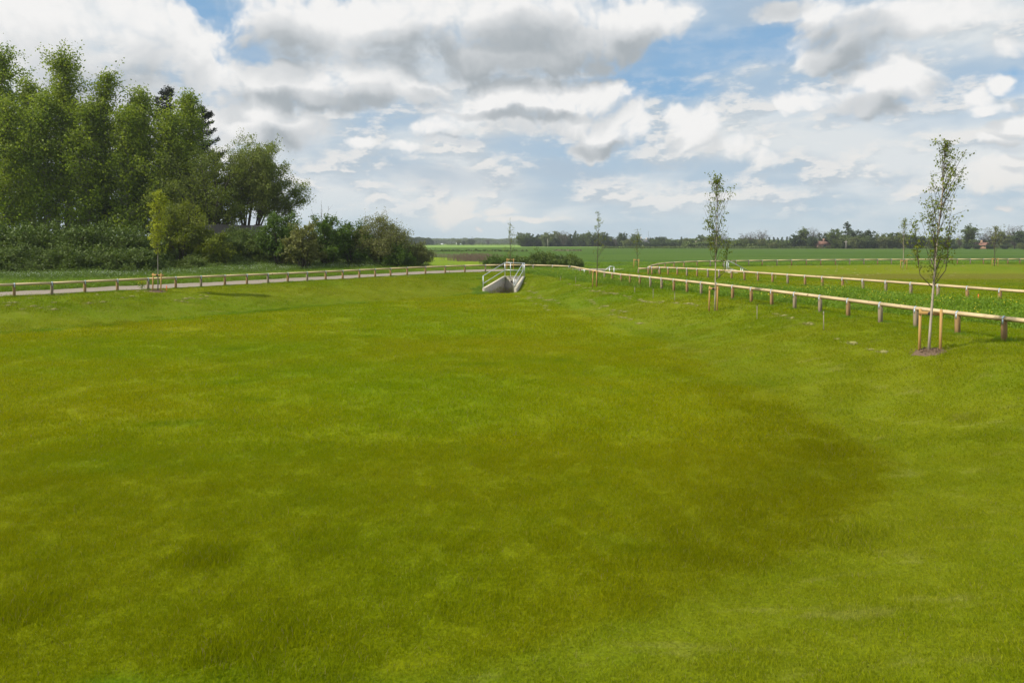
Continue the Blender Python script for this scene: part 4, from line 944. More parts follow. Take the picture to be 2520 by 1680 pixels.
# longer dark tufts, mostly where the bank meets the basin floor on the left
r = np.random.default_rng(9); T_ = []
edge = np.array([G(*p, z=FL) for p in [(-60,826),(0,822),(300,798),(643,767),(860,749),(1071,732),(1180,722)]])
for i in range(260):
    k = r.integers(0, len(edge) - 1); p = edge[k] + (edge[k + 1] - edge[k]) * r.uniform() + r.normal(size=2) * [.6, .5]
    if fbm(p[0] / 2.4, p[1] / 2.4, 55) > .46: T_.append(p)
T_ += [G(310 + r.normal() * 22, 799 + r.normal() * 3, FL) for _ in range(30)]
for cx_, cy_, n_, sx in ((640, 1610, 16, 100), (500, 1370, 16, 20), (60, 1500, 10, 60), (2370, 1035, 5, 16), (2090, 1320, 20, 50), (1330, 905, 50, 70), (1560, 880, 30, 60), (2010, 1090, 20, 50)):
    for _ in range(n_):
        px_, py_ = cx_ + r.normal() * sx, cy_ + r.normal() * sx * .3
        zz = FL
        for _k in range(3): q = G(px_, py_, zz); zz = tz(*q)
        T_.append(q)
for i in range(420):
    yy = r.uniform(3, 30); xx = r.uniform(-.78, .78) * yy
    if fbm(xx / 1.5, yy / 1.5, 77) > .68: T_.append(np.array([xx, yy]))
T_ = np.array(T_); PP.append(T_); II.append(13 + r.integers(0, 3, len(T_))); SS.append(np.column_stack([np.ones((len(T_), 2)), r.uniform(.5, 1.2, len(T_))])); YY.append(r.uniform(0, 6.28, len(T_)))
PP = np.vstack(PP); x, y = PP.T; keep = (sdf(x, y, chan) > .16) & (y > 2.2)
PP = PP[keep]; II = np.concatenate(II)[keep]; SS = np.vstack(SS)[keep]; YY = np.concatenate(YY)[keep]; x, y = PP.T
scatter('grass', np.column_stack([x, y, terrain(x, y)]), II, align(x, y, YY), SS, {'floor': zone_floor(x, y), 'rough': zone_rough(x, y), 'rim': zone_rim(x, y)}, protos)

def weed_patch(seed, size, h, n_bl, n_lf, lsize, mat, flowers=0, fm=None):
    r = np.random.default_rng(seed); m = MB(); C = np.column_stack([r.normal(size=(n_lf, 2)) * size * .30, np.abs(r.normal(size=n_lf)) * h * .5]); m.leaves(C, lsize, r, .45, .3)
    V, Q, T = blades(r, n_bl, size, h * .8, .018, .9, True); m.add(V, Q, T)
    nq = n_lf + len(Q)
    me = None
    if flowers:
        C = np.column_stack([r.normal(size=(flowers, 2)) * size * .30, h * r.uniform(.8, 1.15, flowers)]); fv = MB().leaves(C, .04, r, .9, .8)
        V = np.vstack(m.V + fv.V); q = np.vstack(m.Q); q2 = np.vstack(fv.Q) + m.n; t = np.vstack(m.T); L = np.concatenate([q.ravel(), q2.ravel(), t.ravel()]); S = np.concatenate([np.arange(len(q) + len(q2)) * 4, 4 * (len(q) + len(q2)) + np.arange(len(t)) * 3])
        me = raw_mesh('weed_patch', V, L, S, [mat, fm]); mi = np.zeros(len(S), np.int32); mi[len(q):len(q) + len(q2)] = 1; me.polygons.foreach_set('material_index', mi); return me
    return m.mesh('weed_patch', mat)
wp = [weed_patch(400, 1.0, .34, 260, 300, .08, M['weed']), weed_patch(401, 1.1, .28, 300, 260, .08, M['weed']), weed_patch(402, 1.0, .30, 240, 320, .07, M['weed'], 16, M['yellow']),
      weed_patch(403, 1.2, .75, 160, 650, .10, M['nettle']), weed_patch(404, 1.2, .70, 140, 620, .10, M['nettle'], 34, M['white']), weed_patch(405, 1.2, .62, 160, 600, .10, M['nettle'], 8, M['white']),
      weed_patch(406, 1.0, .22, 300, 120, .06, M['weed'])]
def weeds():
    PP = []; II = []; SS = []; r = np.random.default_rng(12)
    # left verge beyond the track, low and bright near it, taller nettles against the bank
    for _ in range(9000):
        t = r.uniform(-14, 52); s = r.uniform(3.6, 24); p = P0 + DIR * t + NRM * s; u = p[0] / p[1]
        if u < -.80 or p[1] < 25 or p[0] > 1 or p[1] > 84 or (p[1] > 69 and p[0] > -11): continue
        if (s > 11 and r.uniform() > .55): continue
        tall = sstep(s, 8, 14) if t > 4 else sstep(s, 13, 18)
        n1 = fbm(p[0] / 3.5, p[1] / 3.5, 61)
        if in_track(p[:1], p[1:2])[0]: continue
        k = r.integers(3, 6) if r.uniform() < tall * (.45 + n1) else r.integers(0, 3)
        sc_ = (.75 + .5 * n1) * (1.0 if k < 3 else .9)
        if p[0] > -9: sc_ *= .55; 
        PP.append(p); II.append(k); SS.append((1, 1, sc_ * .9))
    # strip between the two rail fences
    for _ in range(4200):
        yy = r.uniform(14, 60); u = r.uniform(-1.3, 1.2 + (60 - yy) * .09); xx = 10.2 + (yy - 36) * -.39 + u
        if xx / yy > .80 or fbm(xx / 1.8, yy / 1.8, 63) < .36: continue
        PP.append(np.array([xx, yy])); k = r.choice([0, 0, 1, 1, 6, 2]); II.append(k); SS.append((.9, .9, r.uniform(.5, 1.25) * (.55 + .7 * fbm(xx / 2.6, yy / 2.6, 91))))
    for cx_, cy_, sx, n_ in ((1590, 695, 25, 20), (2140, 738, 40, 34), (2210, 745, 30, 26), (2400, 785, 50, 40), (1600, 670, 60, 40), (2060, 722, 25, 26)):
        for _ in range(n_):
            q = G(cx_ + r.normal() * sx, cy_ + r.normal() * 3, -.1); PP.append(q); II.append(r.choice([0, 2, 1])); SS.append((.8, .8, r.uniform(.5, .95)))
    # corner and fringe in front of the crop
    for _ in range(1700):
        xx = r.uniform(-12, 24); yy = r.uniform(58, 84)
        if in_track(np.array([xx]), np.array([yy]))[0] or fbm(xx / 2.5, yy / 2.5, 66) < .45 or (xx < 2.5 and yy > 67) or sdf(np.array([xx]), np.array([yy]), [tuple(p) for p in N2] + [(60, 30), (70, 70)] + [tuple(p) for p in F2[::-1]])[0] < .4: continue
        PP.append(np.array([xx, yy])); II.append(r.choice([0, 1, 6, 6])); SS.append((1, 1, r.uniform(.3, .75)))
    # fringe behind the far rail
    for _ in range(900):
        k = r.integers(4, len(F2) - 1); p = F2[k] + (F2[k + 1] - F2[k]) * r.uniform() + np.array([r.normal() * .3, r.uniform(.3, 6.0)]); PP.append(p); II.append(r.choice([1, 6])); SS.append((1.1, 1.1, r.uniform(.4, .9)))
    # tufts round the post feet
    for P_ in (LP, RP, N2):
        for p in P_:
            for _ in range(2): PP.append(p + r.normal(size=2) * .12); II.append(6); SS.append((.35, .35, r.uniform(.3, .6)))
    for _ in range(26):
        q = G(1180 + r.normal() * 9, 705 + r.normal() * 4, -.5); PP.append(q); II.append(1); SS.append((.4, .4, .5))
    PP = np.array(PP); x, y = PP.T; rot = align(x, y, r.uniform(0, 6.28, len(x))) * np.array([.5, .5, 1])
    scatter('undergrowth', np.column_stack([x, y, terrain(x, y)]), II, rot, SS, {'floor': x * 0}, wp)
weeds()
# dead brown dock stems in the rough beyond the track
def dead_stalks():
    r = np.random.default_rng(15); m = MB()
    for cx_, sx, d0, n_ in ((1160, 22, 92, 420), (1202, 7, 82, 200), (1180, 40, 96, 260), (1010, 30, 120, 150)):
        for _ in range(n_):
            d = d0 + r.normal() * 2; x = (cx_ + r.normal() * sx - CX) / F * d; h = r.uniform(.5, 1.15); m.tube([(x, d, 0), (x + r.normal() * .1, d, h)], [.018, .010], 3, False)
            m.leaves(np.column_stack([x + r.normal(size=5) * .06, d + r.normal(size=5) * .06, h * r.uniform(.55, 1, 5)]), .10, r, .4)
    o = m.obj('dead_stalks', M['dead']); tag(o, kind='stuff')
M['dead'] = simple('dead_stalk', (.15, .105, .075), (.24, .175, .12), 4)
dead_stalks()
# pale dried turf clumps lying in rows on the banks
M['straw'] = simple('dried_turf', (.20, .19, .05), (.35, .32, .11), 18, .95)
def clump(seed):
    r = np.random.default_rng(seed); m = MB(); n = 9; V = [[0, 0, .055]]
    for k, (rr, z) in enumerate(((.03, .05), (.06, .03), (.085, -.03))):
        for i in range(n): a = i / n * 6.283; q = rr * r.uniform(.75, 1.25); V.append([math.cos(a) * q * 1.3, math.sin(a) * q, z + r.normal() * .01])
    Q = [[1 + k * n + i, 1 + (k + 1) * n + i, 1 + (k + 1) * n + (i + 1) % n, 1 + k * n + (i + 1) % n] for k in range(2) for i in range(n)]
    m.add(V, Q, [[0, 1 + i, 1 + (i + 1) % n] for i in range(n)]); V, Q, T = blades(r, 150, .34, .07, .010, 1.6, True); m.add(V, Q, T); return m.mesh('turf_clump', M['straw'])
CM = [clump(500 + k) for k in range(4)]
rows = [((10, 793), (135, 788), 8, 'left'), ((45, 779), (160, 772), 7, 'left'), ((225, 770), (380, 762), 4, 'left'), ((310, 770), (395, 753), 6, 'left'), ((435, 765), (520, 757), 10, 'left'), ((845, 717), (1010, 709), 16, 'left'), ((870, 722), (930, 722), 4, 'left'), ((150, 783), (250, 779), 3, 'left'),
        ((1300, 716), (1370, 745), 16, 'right'), ((1285, 728), (1350, 760), 12, 'right'), ((1400, 712), (1500, 735), 18, 'right'), ((1480, 722), (1620, 755), 20, 'right'), ((1440, 745), (1540, 775), 12, 'right'), ((1640, 738), (1720, 744), 6, 'right'), ((1500, 775), (1570, 795), 6, 'right'), ((1900, 770), (2000, 790), 5, 'right'), ((2060, 830), (2180, 860), 4, 'right'),
        ((1960, 663), (2180, 661), 22, 'far'), ((2000, 672), (2380, 671), 30, 'far'), ((1880, 667), (1960, 669), 8, 'far'), ((2240, 663), (2500, 663), 20, 'far')]
r = np.random.default_rng(21)
lab = {'left': 'small pale clump of dried turf in a row on the left bank below the fence', 'right': 'small pale clump of dried turf in a row on the bank right of the headwall', 'far': 'small pale clump of dried turf on the far bank of the second basin'}
for a, b, n_, side in rows:
    for i in range(n_):
        f = (i + r.uniform(-.3, .3)) / max(1, n_ - 1); px_ = a[0] + (b[0] - a[0]) * f + r.normal() * 6; py_ = a[1] + (b[1] - a[1]) * f + r.normal() * 2.2; zz = -.3
        for _k in range(4): q = G(px_, py_, zz); zz = tz(*q)
        o = link(bpy.data.objects.new('turf_clump', CM[r.integers(0, 4)])); s_ = r.uniform(.55, 1.15); o.location = (q[0], q[1], zz); o.rotation_euler = (0, 0, r.uniform(0, 6.3)); o.scale = (s_ * 1.2, s_, s_ * .9); tag(o, lab[side], 'turf clump', 'dried turf clumps on the %s bank' % side)

# ------------------------------------------------------------------ far trees
FG = 'trees beyond the fields'
protos_far = {}
def far_proto(kind):
    if kind in protos_far: return protos_far[kind]
    r = np.random.default_rng(sum(map(ord, kind)) + 600); wood = MB(); H = 8.0
    def fan(R, leafm, n, ls, stems=10, lo=.25, fanw=1.25, bark='bark', spread=.5):
        S = []
        for i in range(stems):
            a = 2.4 * i; ph = fanw * math.sqrt((i + .5) / stems); e_ = np.array([math.sin(ph) * math.cos(a) * R * .8, math.sin(ph) * math.sin(a) * R * .8, H * (.42 + math.cos(ph) * .5) * r.uniform(.88, 1.02)])
            S.append((np.array([[0, 0, -.3], [0, 0, H * .16], e_ * [.5, .5, .65], e_]), .16))
        C = grow(r, H, S, 6, lambda s, a, b: R * .35, 4, n, spread, wood, 4, .4, lo, twig_r=.03); return wood, C, ls, leafm, bark
    if kind.startswith('round'): w, C, ls, lm, bk = fan(3.4, {'a': 'far_leaf', 'b': 'far_pale', 'c': 'far_dark'}[kind[-1]], 22, .40, 14, .12, 1.4)
    elif kind == 'bare': w, C, ls, lm, bk = fan(3.2, 'far_bare', 5, .16, 14, spread=.6)
    elif kind == 'hedge': w, C, ls, lm, bk = fan(4.4, 'far_dark', 24, .42, 18, .08, 1.5)
    elif kind == 'hedgeb': w, C, ls, lm, bk = fan(4.4, 'far_leaf', 22, .42, 18, .08, 1.5)
    elif kind == 'tall': w, C, ls, lm, bk = fan(2.2, 'far_leaf', 12, .36, 12, .2, .9)
    else:   # conifer
        C = []; wood.tube([(0, 0, -.3), (0, 0, H)], [.16, .03], 5)
        for s in np.linspace(.1, .98, 34):
            L = 2.1 * (1 - s) ** .8 + .2; a = r.uniform(0, 6.28); e_ = np.array([math.cos(a) * L, math.sin(a) * L, s * H + .1 * L]); C.append(np.array([0, 0, s * H]) + (e_ - [0, 0, s * H]) * r.uniform(.1, 1, (26, 1)) + r.normal(size=(26, 3)) * .16)
        w, C, ls, lm, bk = wood, np.vstack(C), .34, 'far_dark', 'bark'
    protos_far[kind] = (w.mesh('trunk', M[bk], True), MB().leaves(C, ls, r, .7).mesh('crown', M[lm])); return protos_far[kind]
def far_tree(px, top, base, d, kind, label, wid=1.0, seed=0):
    tm, cm = far_proto(kind); x = (px - CX) / F * d; H = (base - top) / F * d
    root = thing('conifer_tree' if kind == 'conifer' else 'far_tree', label, 'tree', (x, d, 0), FG, rz=px * .7)
    link(bpy.data.objects.new('trunk', tm), root); link(bpy.data.objects.new('crown', cm), root); s = H / 7.25; wid *= 1.0 if kind == 'conifer' else 1.22; root.scale = (s * wid, s * wid, s); return root
# the dark wood straight ahead: a row of close trees
WOOD = [(1285, 574, 'rounda', 'pale tree at the left end of the dark wood beyond the field'), (1300, 578, 'hedge', 'dark tree just inside the left end of the dark wood'), (1325, 580, 'hedge', 'dark low tree below the dip in the dark wood'), (1345, 574, 'roundb', 'greyish tree on the left half of the dark wood'),
        (1352, 582, 'hedge', 'dark tree at the white pole in front of the wood'), (1375, 572, 'roundb', 'pale rounded tree top left of the bare tree in the wood'), (1388, 569, 'bare', 'open bare tree standing above the dark wood'), (1380, 582, 'hedge', 'dark tree under the bare tree in the wood'),
        (1405, 580, 'hedge', 'dark tree in the middle of the wood'), (1416, 573, 'conifer', 'pointed conifer top in the middle of the wood'), (1433, 576, 'rounda', 'rounded tree right of the pointed conifer in the wood'), (1437, 583, 'hedge', 'dark lower tree under the rounded one in the wood'), (1449, 574, 'tall', 'upright narrow tree in the right half of the wood'),
        (1462, 580, 'hedge', 'dark tree behind the bare dark sapling'), (1478, 573, 'rounda', 'large green tree near the right end of the wood'), (1490, 581, 'hedge', 'dark tree second from the right end of the wood'), (1494, 578, 'conifer', 'small pointed tree at the right end of the wood'), (1503, 585, 'hedge', 'lowest dark tree closing the right end of the wood')]
for k, (px, top, kd, lb) in enumerate(WOOD): far_tree(px, top, 608.5, 400 + (k % 3) * 4, kd, lb, .95 if kd == 'hedge' else 1.0)
RW = [(1516, 583, 607, 400, 'bare', 'pale thin tree right of the dark wood', 1.0), (1530, 573, 608, 385, 'roundc', 'dark round tree standing alone right of the wood', .75), (1541, 590, 609, 380, 'roundb', 'pale round bush in front of the lone dark tree', 1.3), (1550, 583, 608, 390, 'bare', 'thin pale tree between the round bush and the house', .9), (1563, 576, 608, 380, 'rounda', 'tree just left of the gabled house', .8), (1574, 594, 609, 370, 'roundc', 'low dark bush below the gabled house', 1.4),
      (1600, 581, 604, 400, 'roundc', 'dark tree right of the gabled house, first of the dark group', .9), (1613, 585, 604, 395, 'rounda', 'mid green tree within the dark group', 1.2), (1622, 579, 604, 400, 'roundc', 'dark tree in the middle of the dark group', .9), (1633, 579, 604, 402, 'roundc', 'dark tree at the right of the dark group', .9), (1645, 583, 604, 395, 'rounda', 'tree sloping down from the dark group', 1.0), (1658, 587, 605, 390, 'rounda', 'low tree right of the dark group', 1.0),
      (1590, 597, 609, 355, 'hedge', 'left part of the trimmed dark hedge below the dark group', 1.6), (1612, 596, 609, 352, 'hedge', 'middle left part of the trimmed dark hedge', 1.6), (1634, 595, 609.5, 350, 'hedge', 'middle right part of the trimmed dark hedge', 1.6), (1656, 595, 610, 348, 'hedge', 'second last part of the trimmed dark hedge', 1.6), (1674, 597, 610, 346, 'hedge', 'right end of the trimmed dark hedge', 1.5),
      (1677, 584, 608, 345, 'conifer', 'thin conifer above the end of the trimmed hedge', 1.0), (1690, 585, 608, 345, 'roundb', 'pale tree right of the trimmed hedge', .9), (1714, 583, 606, 345, 'conifer', 'small dark conifer behind the pale low building', 1.0), (1702, 590, 608, 340, 'roundc', 'dark bush left of the pale low building', 1.1), (1727, 577, 608, 335, 'rounda', 'spreading tree right of the pale low building', .9), (1742, 582, 608, 330, 'roundb', 'pale tree behind the second birch', 1.0),
      (1760, 575, 609, 325, 'rounda', 'taller tree right of the second birch trunk', .8), (1778, 572, 609, 322, 'bare', 'thin brown tree right of the second birch', .9), (1782, 588, 609, 318, 'hedgeb', 'shrubbery below the brown tree', 1.3), (1803, 588, 610, 315, 'hedgeb', 'shrubbery left of the large bare tree', 1.2), (1830, 573, 609, 315, 'bare', 'pale bare tree of middle height', .9), (1850, 570, 609, 318, 'bare', 'second pale bare tree close to the tallest bare one', .9), (1875, 566, 610, 312, 'bare', 'tallest open bare tree in the row left of the little conifers', .9),
      (1825, 587, 610, 305, 'hedgeb', 'green shrubbery below the bare trees', 1.3), (1850, 590, 610, 303, 'roundc', 'dark bush below the bare trees', 1.3), (1872, 588, 611, 302, 'roundb', 'pale bush below the tallest bare tree', 1.2), (1893, 586, 611, 300, 'conifer', 'first of the row of little conifers', 1.2), (1904, 586, 611, 300, 'conifer', 'second of the row of little conifers', 1.2), (1914, 587, 611, 299, 'conifer', 'third of the row of little conifers', 1.2), (1925, 586, 611, 299, 'conifer', 'fourth of the row of little conifers', 1.2), (1937, 585, 611, 298, 'conifer', 'fifth and tallest of the row of little conifers', 1.1),
      (1900, 597, 612, 292, 'roundb', 'low grey bush in front of the little conifers', 1.6), (1925, 597, 612, 292, 'rounda', 'low green bush at the right of the little conifers', 1.5), (1958, 577, 611, 298, 'roundc', 'dark tree left of the tall green tree', .95), (1978, 565, 611, 298, 'tall', 'tall green tree left of the brick house', 1.1), (1998, 561, 611, 300, 'bare', 'wide pale bare tree left of the brick house', 1.0), (1997, 583, 612, 292, 'roundc', 'dark tree under the wide bare tree', .9), (2016, 578, 611, 305, 'conifer', 'conifer behind the brick house roof', 1.3), (2036, 573, 611, 300, 'roundc', 'dark tree right of the brick house', .8),
      (2055, 565, 612, 290, 'rounda', 'green rounded tree right of the brick house', .85), (2085, 554, 612, 292, 'conifer', 'highest pointed tree of the whole row', 1.5), (2099, 566, 612, 290, 'roundc', 'dark tree leaning on the highest pointed tree', .8), (2076, 580, 612, 285, 'rounda', 'wide tree below the highest pointed tree', 1.2), (2103, 585, 613, 280, 'roundb', 'pale blossoming bush right of the highest pointed tree', 1.2), (2130, 567, 612, 288, 'roundc', 'flat topped dark cedar', .95), (2120, 582, 613, 280, 'rounda', 'green tree below the flat topped cedar', 1.1),
      (2150, 583, 613, 278, 'roundc', 'dark green tree right of the cedar', 1.2), (2172, 578, 613, 276, 'roundb', 'grey green tree, first of the even row right of the cedar', 1.1), (2195, 574, 613, 276, 'rounda', 'grey green tree, second of the even row right of the cedar', 1.05), (2215, 574, 613, 275, 'roundb', 'grey green tree, third of the even row, left of the slim birch', 1.0), (2240, 578, 613, 273, 'roundc', 'dark tree right of the slim birch', 1.25), (2262, 582, 613, 272, 'roundc', 'dark tree left of the tallest birch crown', 1.2),
      (2300, 582, 613, 270, 'rounda', 'tree seen through the leaves of the tallest birch', 1.2), (2330, 583, 613, 270, 'roundc', 'dark tree right behind the tallest birch', 1.2), (2362, 577, 612, 275, 'bare', 'thin tree left of the pale cone shaped tree', .7), (2386, 559, 613, 270, 'tall', 'pale green cone shaped tree', 1.25), (2420, 575, 613, 272, 'bare', 'small bare tree above the orange gable', .8), (2440, 564, 613, 270, 'bare', 'brownish spreading tree right of the cone shaped tree', 1.1), (2470, 572, 613, 268, 'roundb', 'pale tree behind the brownish young tree', .9), (2497, 556, 613, 272, 'bare', 'broad bare tree near the right edge', 1.1), (2520, 568, 613, 262, 'roundc', 'dark round tree cut by the right edge', 1.1),
      (2515, 598, 614, 250, 'roundb', 'bright low bush at the right edge', 1.2), (2380, 602, 614, 262, 'hedge', 'low hedge left of the orange gable', 1.8), (2405, 603, 614, 262, 'hedge', 'low hedge below the orange gable', 1.6), (2440, 603, 614, 262, 'hedge', 'low hedge below the brownish spreading tree', 1.8), (2475, 602, 614, 262, 'hedge', 'low hedge near the right edge', 1.8), (2350, 603, 614, 264, 'hedge', 'low hedge right of the tallest birch trunk', 1.8)]
for k, (px, top, base, d, kd, lb, w_) in enumerate(RW): far_tree(px, top, base - .0, d, kd, lb, w_)
for px, top, base, d, kd, lb, w_ in [(1128, 589, 603, 660, 'roundb', 'small hazy rounded tree left of the telegraph poles', 1.0), (1141, 592, 603, 640, 'roundc', 'small dark tree right of the white van', .9), (1160, 587, 602, 700, 'hedge', 'hazy grove behind the telegraph poles', 1.2), (1201, 585, 602, 700, 'bare', 'hazy bare tree between the poles and the pale sapling', 1.0), (1150, 589, 602, 705, 'roundb', 'hazy tree left of the grove behind the poles', 1.0)]:
    far_tree(px, top, base, d, kd, lb, w_)
# hazy woods and hedges that read as one mass
def mass(name, x0, x1, top, base, d, mat, n, seed, ls=.9, jag=.35, depth=6):
    r = np.random.default_rng(seed); X0, X1 = ((v - CX) / F * d for v in (x0, x1)); z1 = (base - top) / F * d; W = X1 - X0
    x = r.uniform(X0, X1, n); e_ = np.minimum(1, np.minimum(x - X0, X1 - x) / (z1 * .5) + .25)
    hgt = z1 * e_ * (1 - jag * fbm(x / (z1 * .9), x * 0, seed) * 1.2); m = MB()
    P = np.column_stack([x, d + r.uniform(-depth, depth, n), r.uniform(0, 1, n) ** .7 * hgt]); m.leaves(P, ls, r, .75)
    for k in range(0, n, 140): m.tube([(P[k][0], P[k][1], -.2), (P[k][0], P[k][1], hgt[k] * .8)], [.2, .05], 4)
    tag(m.obj(name, mat), kind='stuff')
mass('distant_wood', 985, 1068, 577, 602.5, 680, M['far_dark'], 5200, 1, 1.1)
mass('distant_woodland', 1050, 1300, 586, 602, 1150, M['far_leaf'], 9000, 2, 2.2, .3, 20)
mass('distant_woodland', 700, 1060, 588, 602, 1200, M['far_leaf'], 6000, 3, 2.4, .3, 20)
mass('distant_hedge', 1000, 1085, 598, 603, 690, M['far_leaf'], 1600, 4, .8)
mass('distant_hedge', 1100, 1290, 597.5, 603, 720, M['far_leaf'], 3600, 5, .8)
mass('distant_woodland', 1500, 2560, 584, 606, 420, M['far_leaf'], 60000, 6, 1.1, .5, 12)
mass('distant_woodland', 1283, 1506, 582, 607.5, 425, M['far_dark'], 22000, 16, .9, .25, 6)
mass('distant_woodland', 1680, 2330, 592, 611, 305, M['far_leaf'], 40000, 17, .7, .6, 5)
mass('field_hedge', 1480, 2560, 605.5, 612.5, 292, M['far_leaf'], 16000, 7, .45, .6, 2)
mass('field_weeds', 1040, 1300, 614, 621, 190, M['scrub'], 900, 8, .4, .9, 6)
mass('field_weeds', 1360, 1430, 614.5, 618.5, 205, M['dead'], 260, 9, .4, .6, 3)
# houses far off behind the field
M['brick'] = simple('red_brick', (.25, .15, .11), (.33, .21, .16), 3); M['tile'] = simple('roof_tile', (.20, .10, .07), (.27, .14, .10), 3); M['slate'] = simple('slate', (.14, .145, .155), (.2, .2, .21), 3)
M['render'] = simple('pale_render', (.55, .48, .42), (.66, .58, .50), 2); M['glass'] = simple('window_glass', (.03, .035, .04), (.06, .07, .08), 2, .15); M['orange_brick'] = simple('orange_brick', (.38, .22, .14), (.45, .28, .18), 3)
def house(px, w, eave, ridge, base, d, wallm, roofm, label, gable=False, depth=7.0, rz=0.0):
    x = (px - CX) / F * d; k = d / F; W = w * k; he = (base - eave) * k; hr = (base - ridge) * k; t = thing('house', label, 'house', (x, d, 0), rz=rz); D = depth
    MB().box((0, 0, he / 2 - .1), (W, D, he + .2)).obj('wall', wallm, t)
    o = .35
    if gable: V = [[-W / 2 - o, -D / 2 - o, he - .15], [W / 2 + o, -D / 2 - o, he - .15], [0, -D / 2 - o, hr], [-W / 2 - o, D / 2 + o, he - .15], [W / 2 + o, D / 2 + o, he - .15], [0, D / 2 + o, hr]]; g = MB().add([[-W / 2, -D / 2, he], [W / 2, -D / 2, he], [0, -D / 2, hr - .25], [-W / 2, -D / 2 + .1, he], [W / 2, -D / 2 + .1, he], [0, -D / 2 + .1, hr - .25]], [[0, 2, 5, 3], [1, 4, 5, 2], [0, 3, 4, 1]], [[0, 1, 2], [3, 5, 4]])
    if gable:
        g.obj('gable', wallm, t); V = np.array(V); V2 = V + [0, 0, .18]
        MB().add(np.vstack([V, V2]), [[0, 2, 5, 3], [2, 1, 4, 5], [6, 9, 11, 8], [8, 11, 10, 7], [0, 6, 8, 2], [2, 8, 7, 1], [3, 5, 11, 9], [5, 4, 10, 11], [0, 3, 9, 6], [1, 7, 10, 4]]).obj('roof', roofm, t)
    else:
        V = [[-W / 2 - o, -D / 2 - o, he], [W / 2 + o, -D / 2 - o, he], [W / 2 + o, D / 2 + o, he], [-W / 2 - o, D / 2 + o, he], [-W / 2 + 1, 0, hr], [W / 2 - 1, 0, hr]]
        MB().add(V, [[0, 1, 5, 4], [2, 3, 4, 5], [3, 2, 1, 0]], [[1, 2, 5], [3, 0, 4]]).obj('roof', roofm, t)
    MB().box((W * .22, 0, hr + .3), (.7, .7, 1.6)).obj('chimney', wallm, t)
    n = max(1, int(W / 3))
    for i in range(n):
        wx = (i + .5) / n * W - W / 2; MB().box((wx, -D / 2 - .02, he * .6), (.9, .08, 1.0)).obj('window', M['glass'], t)
house(1576, 10, 597, 588, 608, 395, M['render'], M['slate'], 'pale gabled house with a grey slate roof beyond the field', True)
house(1588, 14, 596, 590, 608, 398, M['render'], M['slate'], 'grey roofed wing beside the pale gabled house')
house(1711, 13, 600, 597, 608, 336, M['render'], M['tile'], 'low pale pinkish building among the far trees')
house(2020, 34, 601, 593, 611, 294, M['brick'], M['tile'], 'red brick house with a tiled roof among the far trees')
house(2414, 7, 604, 598, 613, 268, M['orange_brick'], M['tile'], 'small orange gable end showing above the far hedge', True)
# vehicles on the far road and telegraph poles
M['van'] = simple('white_paint', (.78, .78, .78), (.82, .82, .82), 1, .3); M['tyre'] = M['black']
def van(px, d, L, H, label, name='white_van'):
    x = (px - CX) / F * d; t = thing(name, label, 'van' if 'van' in name else 'car', (x, d, 0)); h = H
    prof = [(-.5, .18), (.5, .18), (.5, .5), (.36, .60), (.26, 1.0), (-.44, 1.0), (-.5, .9)] if 'van' in name else [(-.5, .2), (.5, .2), (.5, .5), (.28, .6), (.15, 1.0), (-.25, 1.0), (-.42, .62), (-.5, .55)]
    n = len(prof); V = [[a * L, s * .9, b * h] for s in (-1, 1) for a, b in prof]; me = MB(); me.add(V, [[i, (i + 1) % n, (i + 1) % n + n, i + n] for i in range(n)], [[0, i + 1, i] for i in range(1, n - 1)] + [[n, n + i, n + i + 1] for i in range(1, n - 1)])
    me.obj('body', M['van'], t); MB().box((.22 * L, 0, .74 * h), (.16 * L, 1.82, .22 * h)).obj('windscreen', M['glass'], t)
    for a in (-.3, .32):
        for s in (-1, 1): MB().tube([(a * L, s * .75, .33), (a * L, s * .95, .33)], .33, 10).obj('wheel', M['tyre'], t)
van(1129, 690, 5.4, 2.6, 'white van on the far road, beside the small dark tree')
van(1088, 700, 4.4, 1.5, 'white car on the far road, left of the white van', 'white_car')
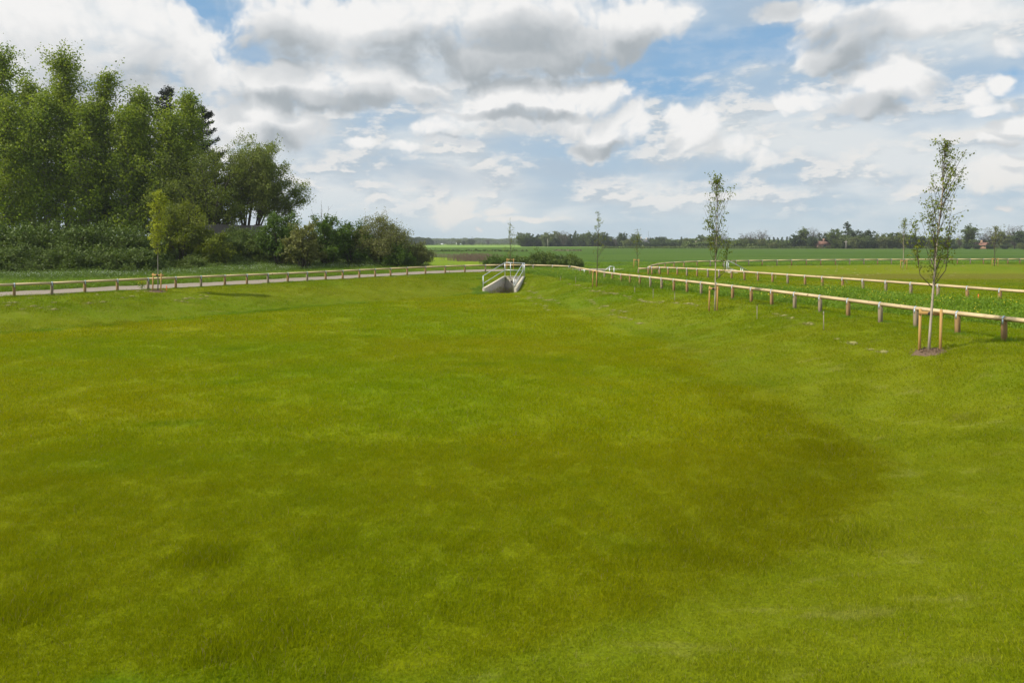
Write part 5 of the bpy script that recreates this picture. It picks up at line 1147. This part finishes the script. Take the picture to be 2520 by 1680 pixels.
van(1036, 700, 4.4, 1.5, 'small white car on the far road at the edge of the hazy wood', 'white_car')
def pole(px, top, base, d, label, mat, rad=.16, bar=True):
    x = (px - CX) / F * d; h = (base - top) / F * d; t = thing('telegraph_pole', label, 'pole', (x, d, 0), 'far telegraph poles')
    MB().tube([(0, 0, -.2), (0, 0, h)], [rad, rad * .7], 7).obj('pole', mat, t)
    if bar: MB().box((0, 0, h - .5), (1.4, .12, .12)).obj('crossarm', mat, t)
pole(1162, 583, 605, 560, 'left pole of the close pair of telegraph poles beyond the light green crop', M['bark']); pole(1166.5, 585, 603, 690, 'right pole of the close pair of telegraph poles', M['bark']); pole(1220, 587, 603, 690, 'lone telegraph pole left of the pale sapling', M['bark'])
pole(1348, 588, 608, 392, 'pale thin pole standing in front of the dark wood', M['render'], .12, False); pole(1596, 566, 604, 420, 'tall thin mast rising behind the dark group of trees', M['slate'], .10, False); pole(2082, 592, 612, 275, 'pale pole in front of the highest pointed tree', M['render'], .10)

# ------------------------------------------------------------------ air
def haze():
    m, t = new_mat('air'); v = t.n('ShaderNodeVolumePrincipled', i={'Color': (.92, .96, 1.0, 1), 'Density': .00024, 'Anisotropy': .0}); o = t.n('ShaderNodeOutputMaterial'); m.node_tree.links.new(v.outputs[0], o.inputs['Volume'])
    x0, x1, y0, y1, z0, z1 = -1500, 1500, -100, 1500, -2.2, 30
    V = [[x, y, z] for z in (z0, z1) for y in (y0, y1) for x in (x0, x1)]
    me = raw_mesh('haze', V, np.array([[0, 2, 3, 1], [4, 5, 7, 6], [0, 1, 5, 4], [2, 6, 7, 3], [0, 4, 6, 2], [1, 3, 7, 5]]).ravel(), np.arange(6) * 4, m); tag(link(bpy.data.objects.new('haze', me)), kind='stuff')
haze()
sc.cycles.volume_bounces = 0; sc.cycles.max_bounces = 5; sc.cycles.diffuse_bounces = 2; sc.cycles.transparent_max_bounces = 8; sc.cycles.transmission_bounces = 3
sc.cycles.use_adaptive_sampling = True; sc.cycles.adaptive_threshold = .02
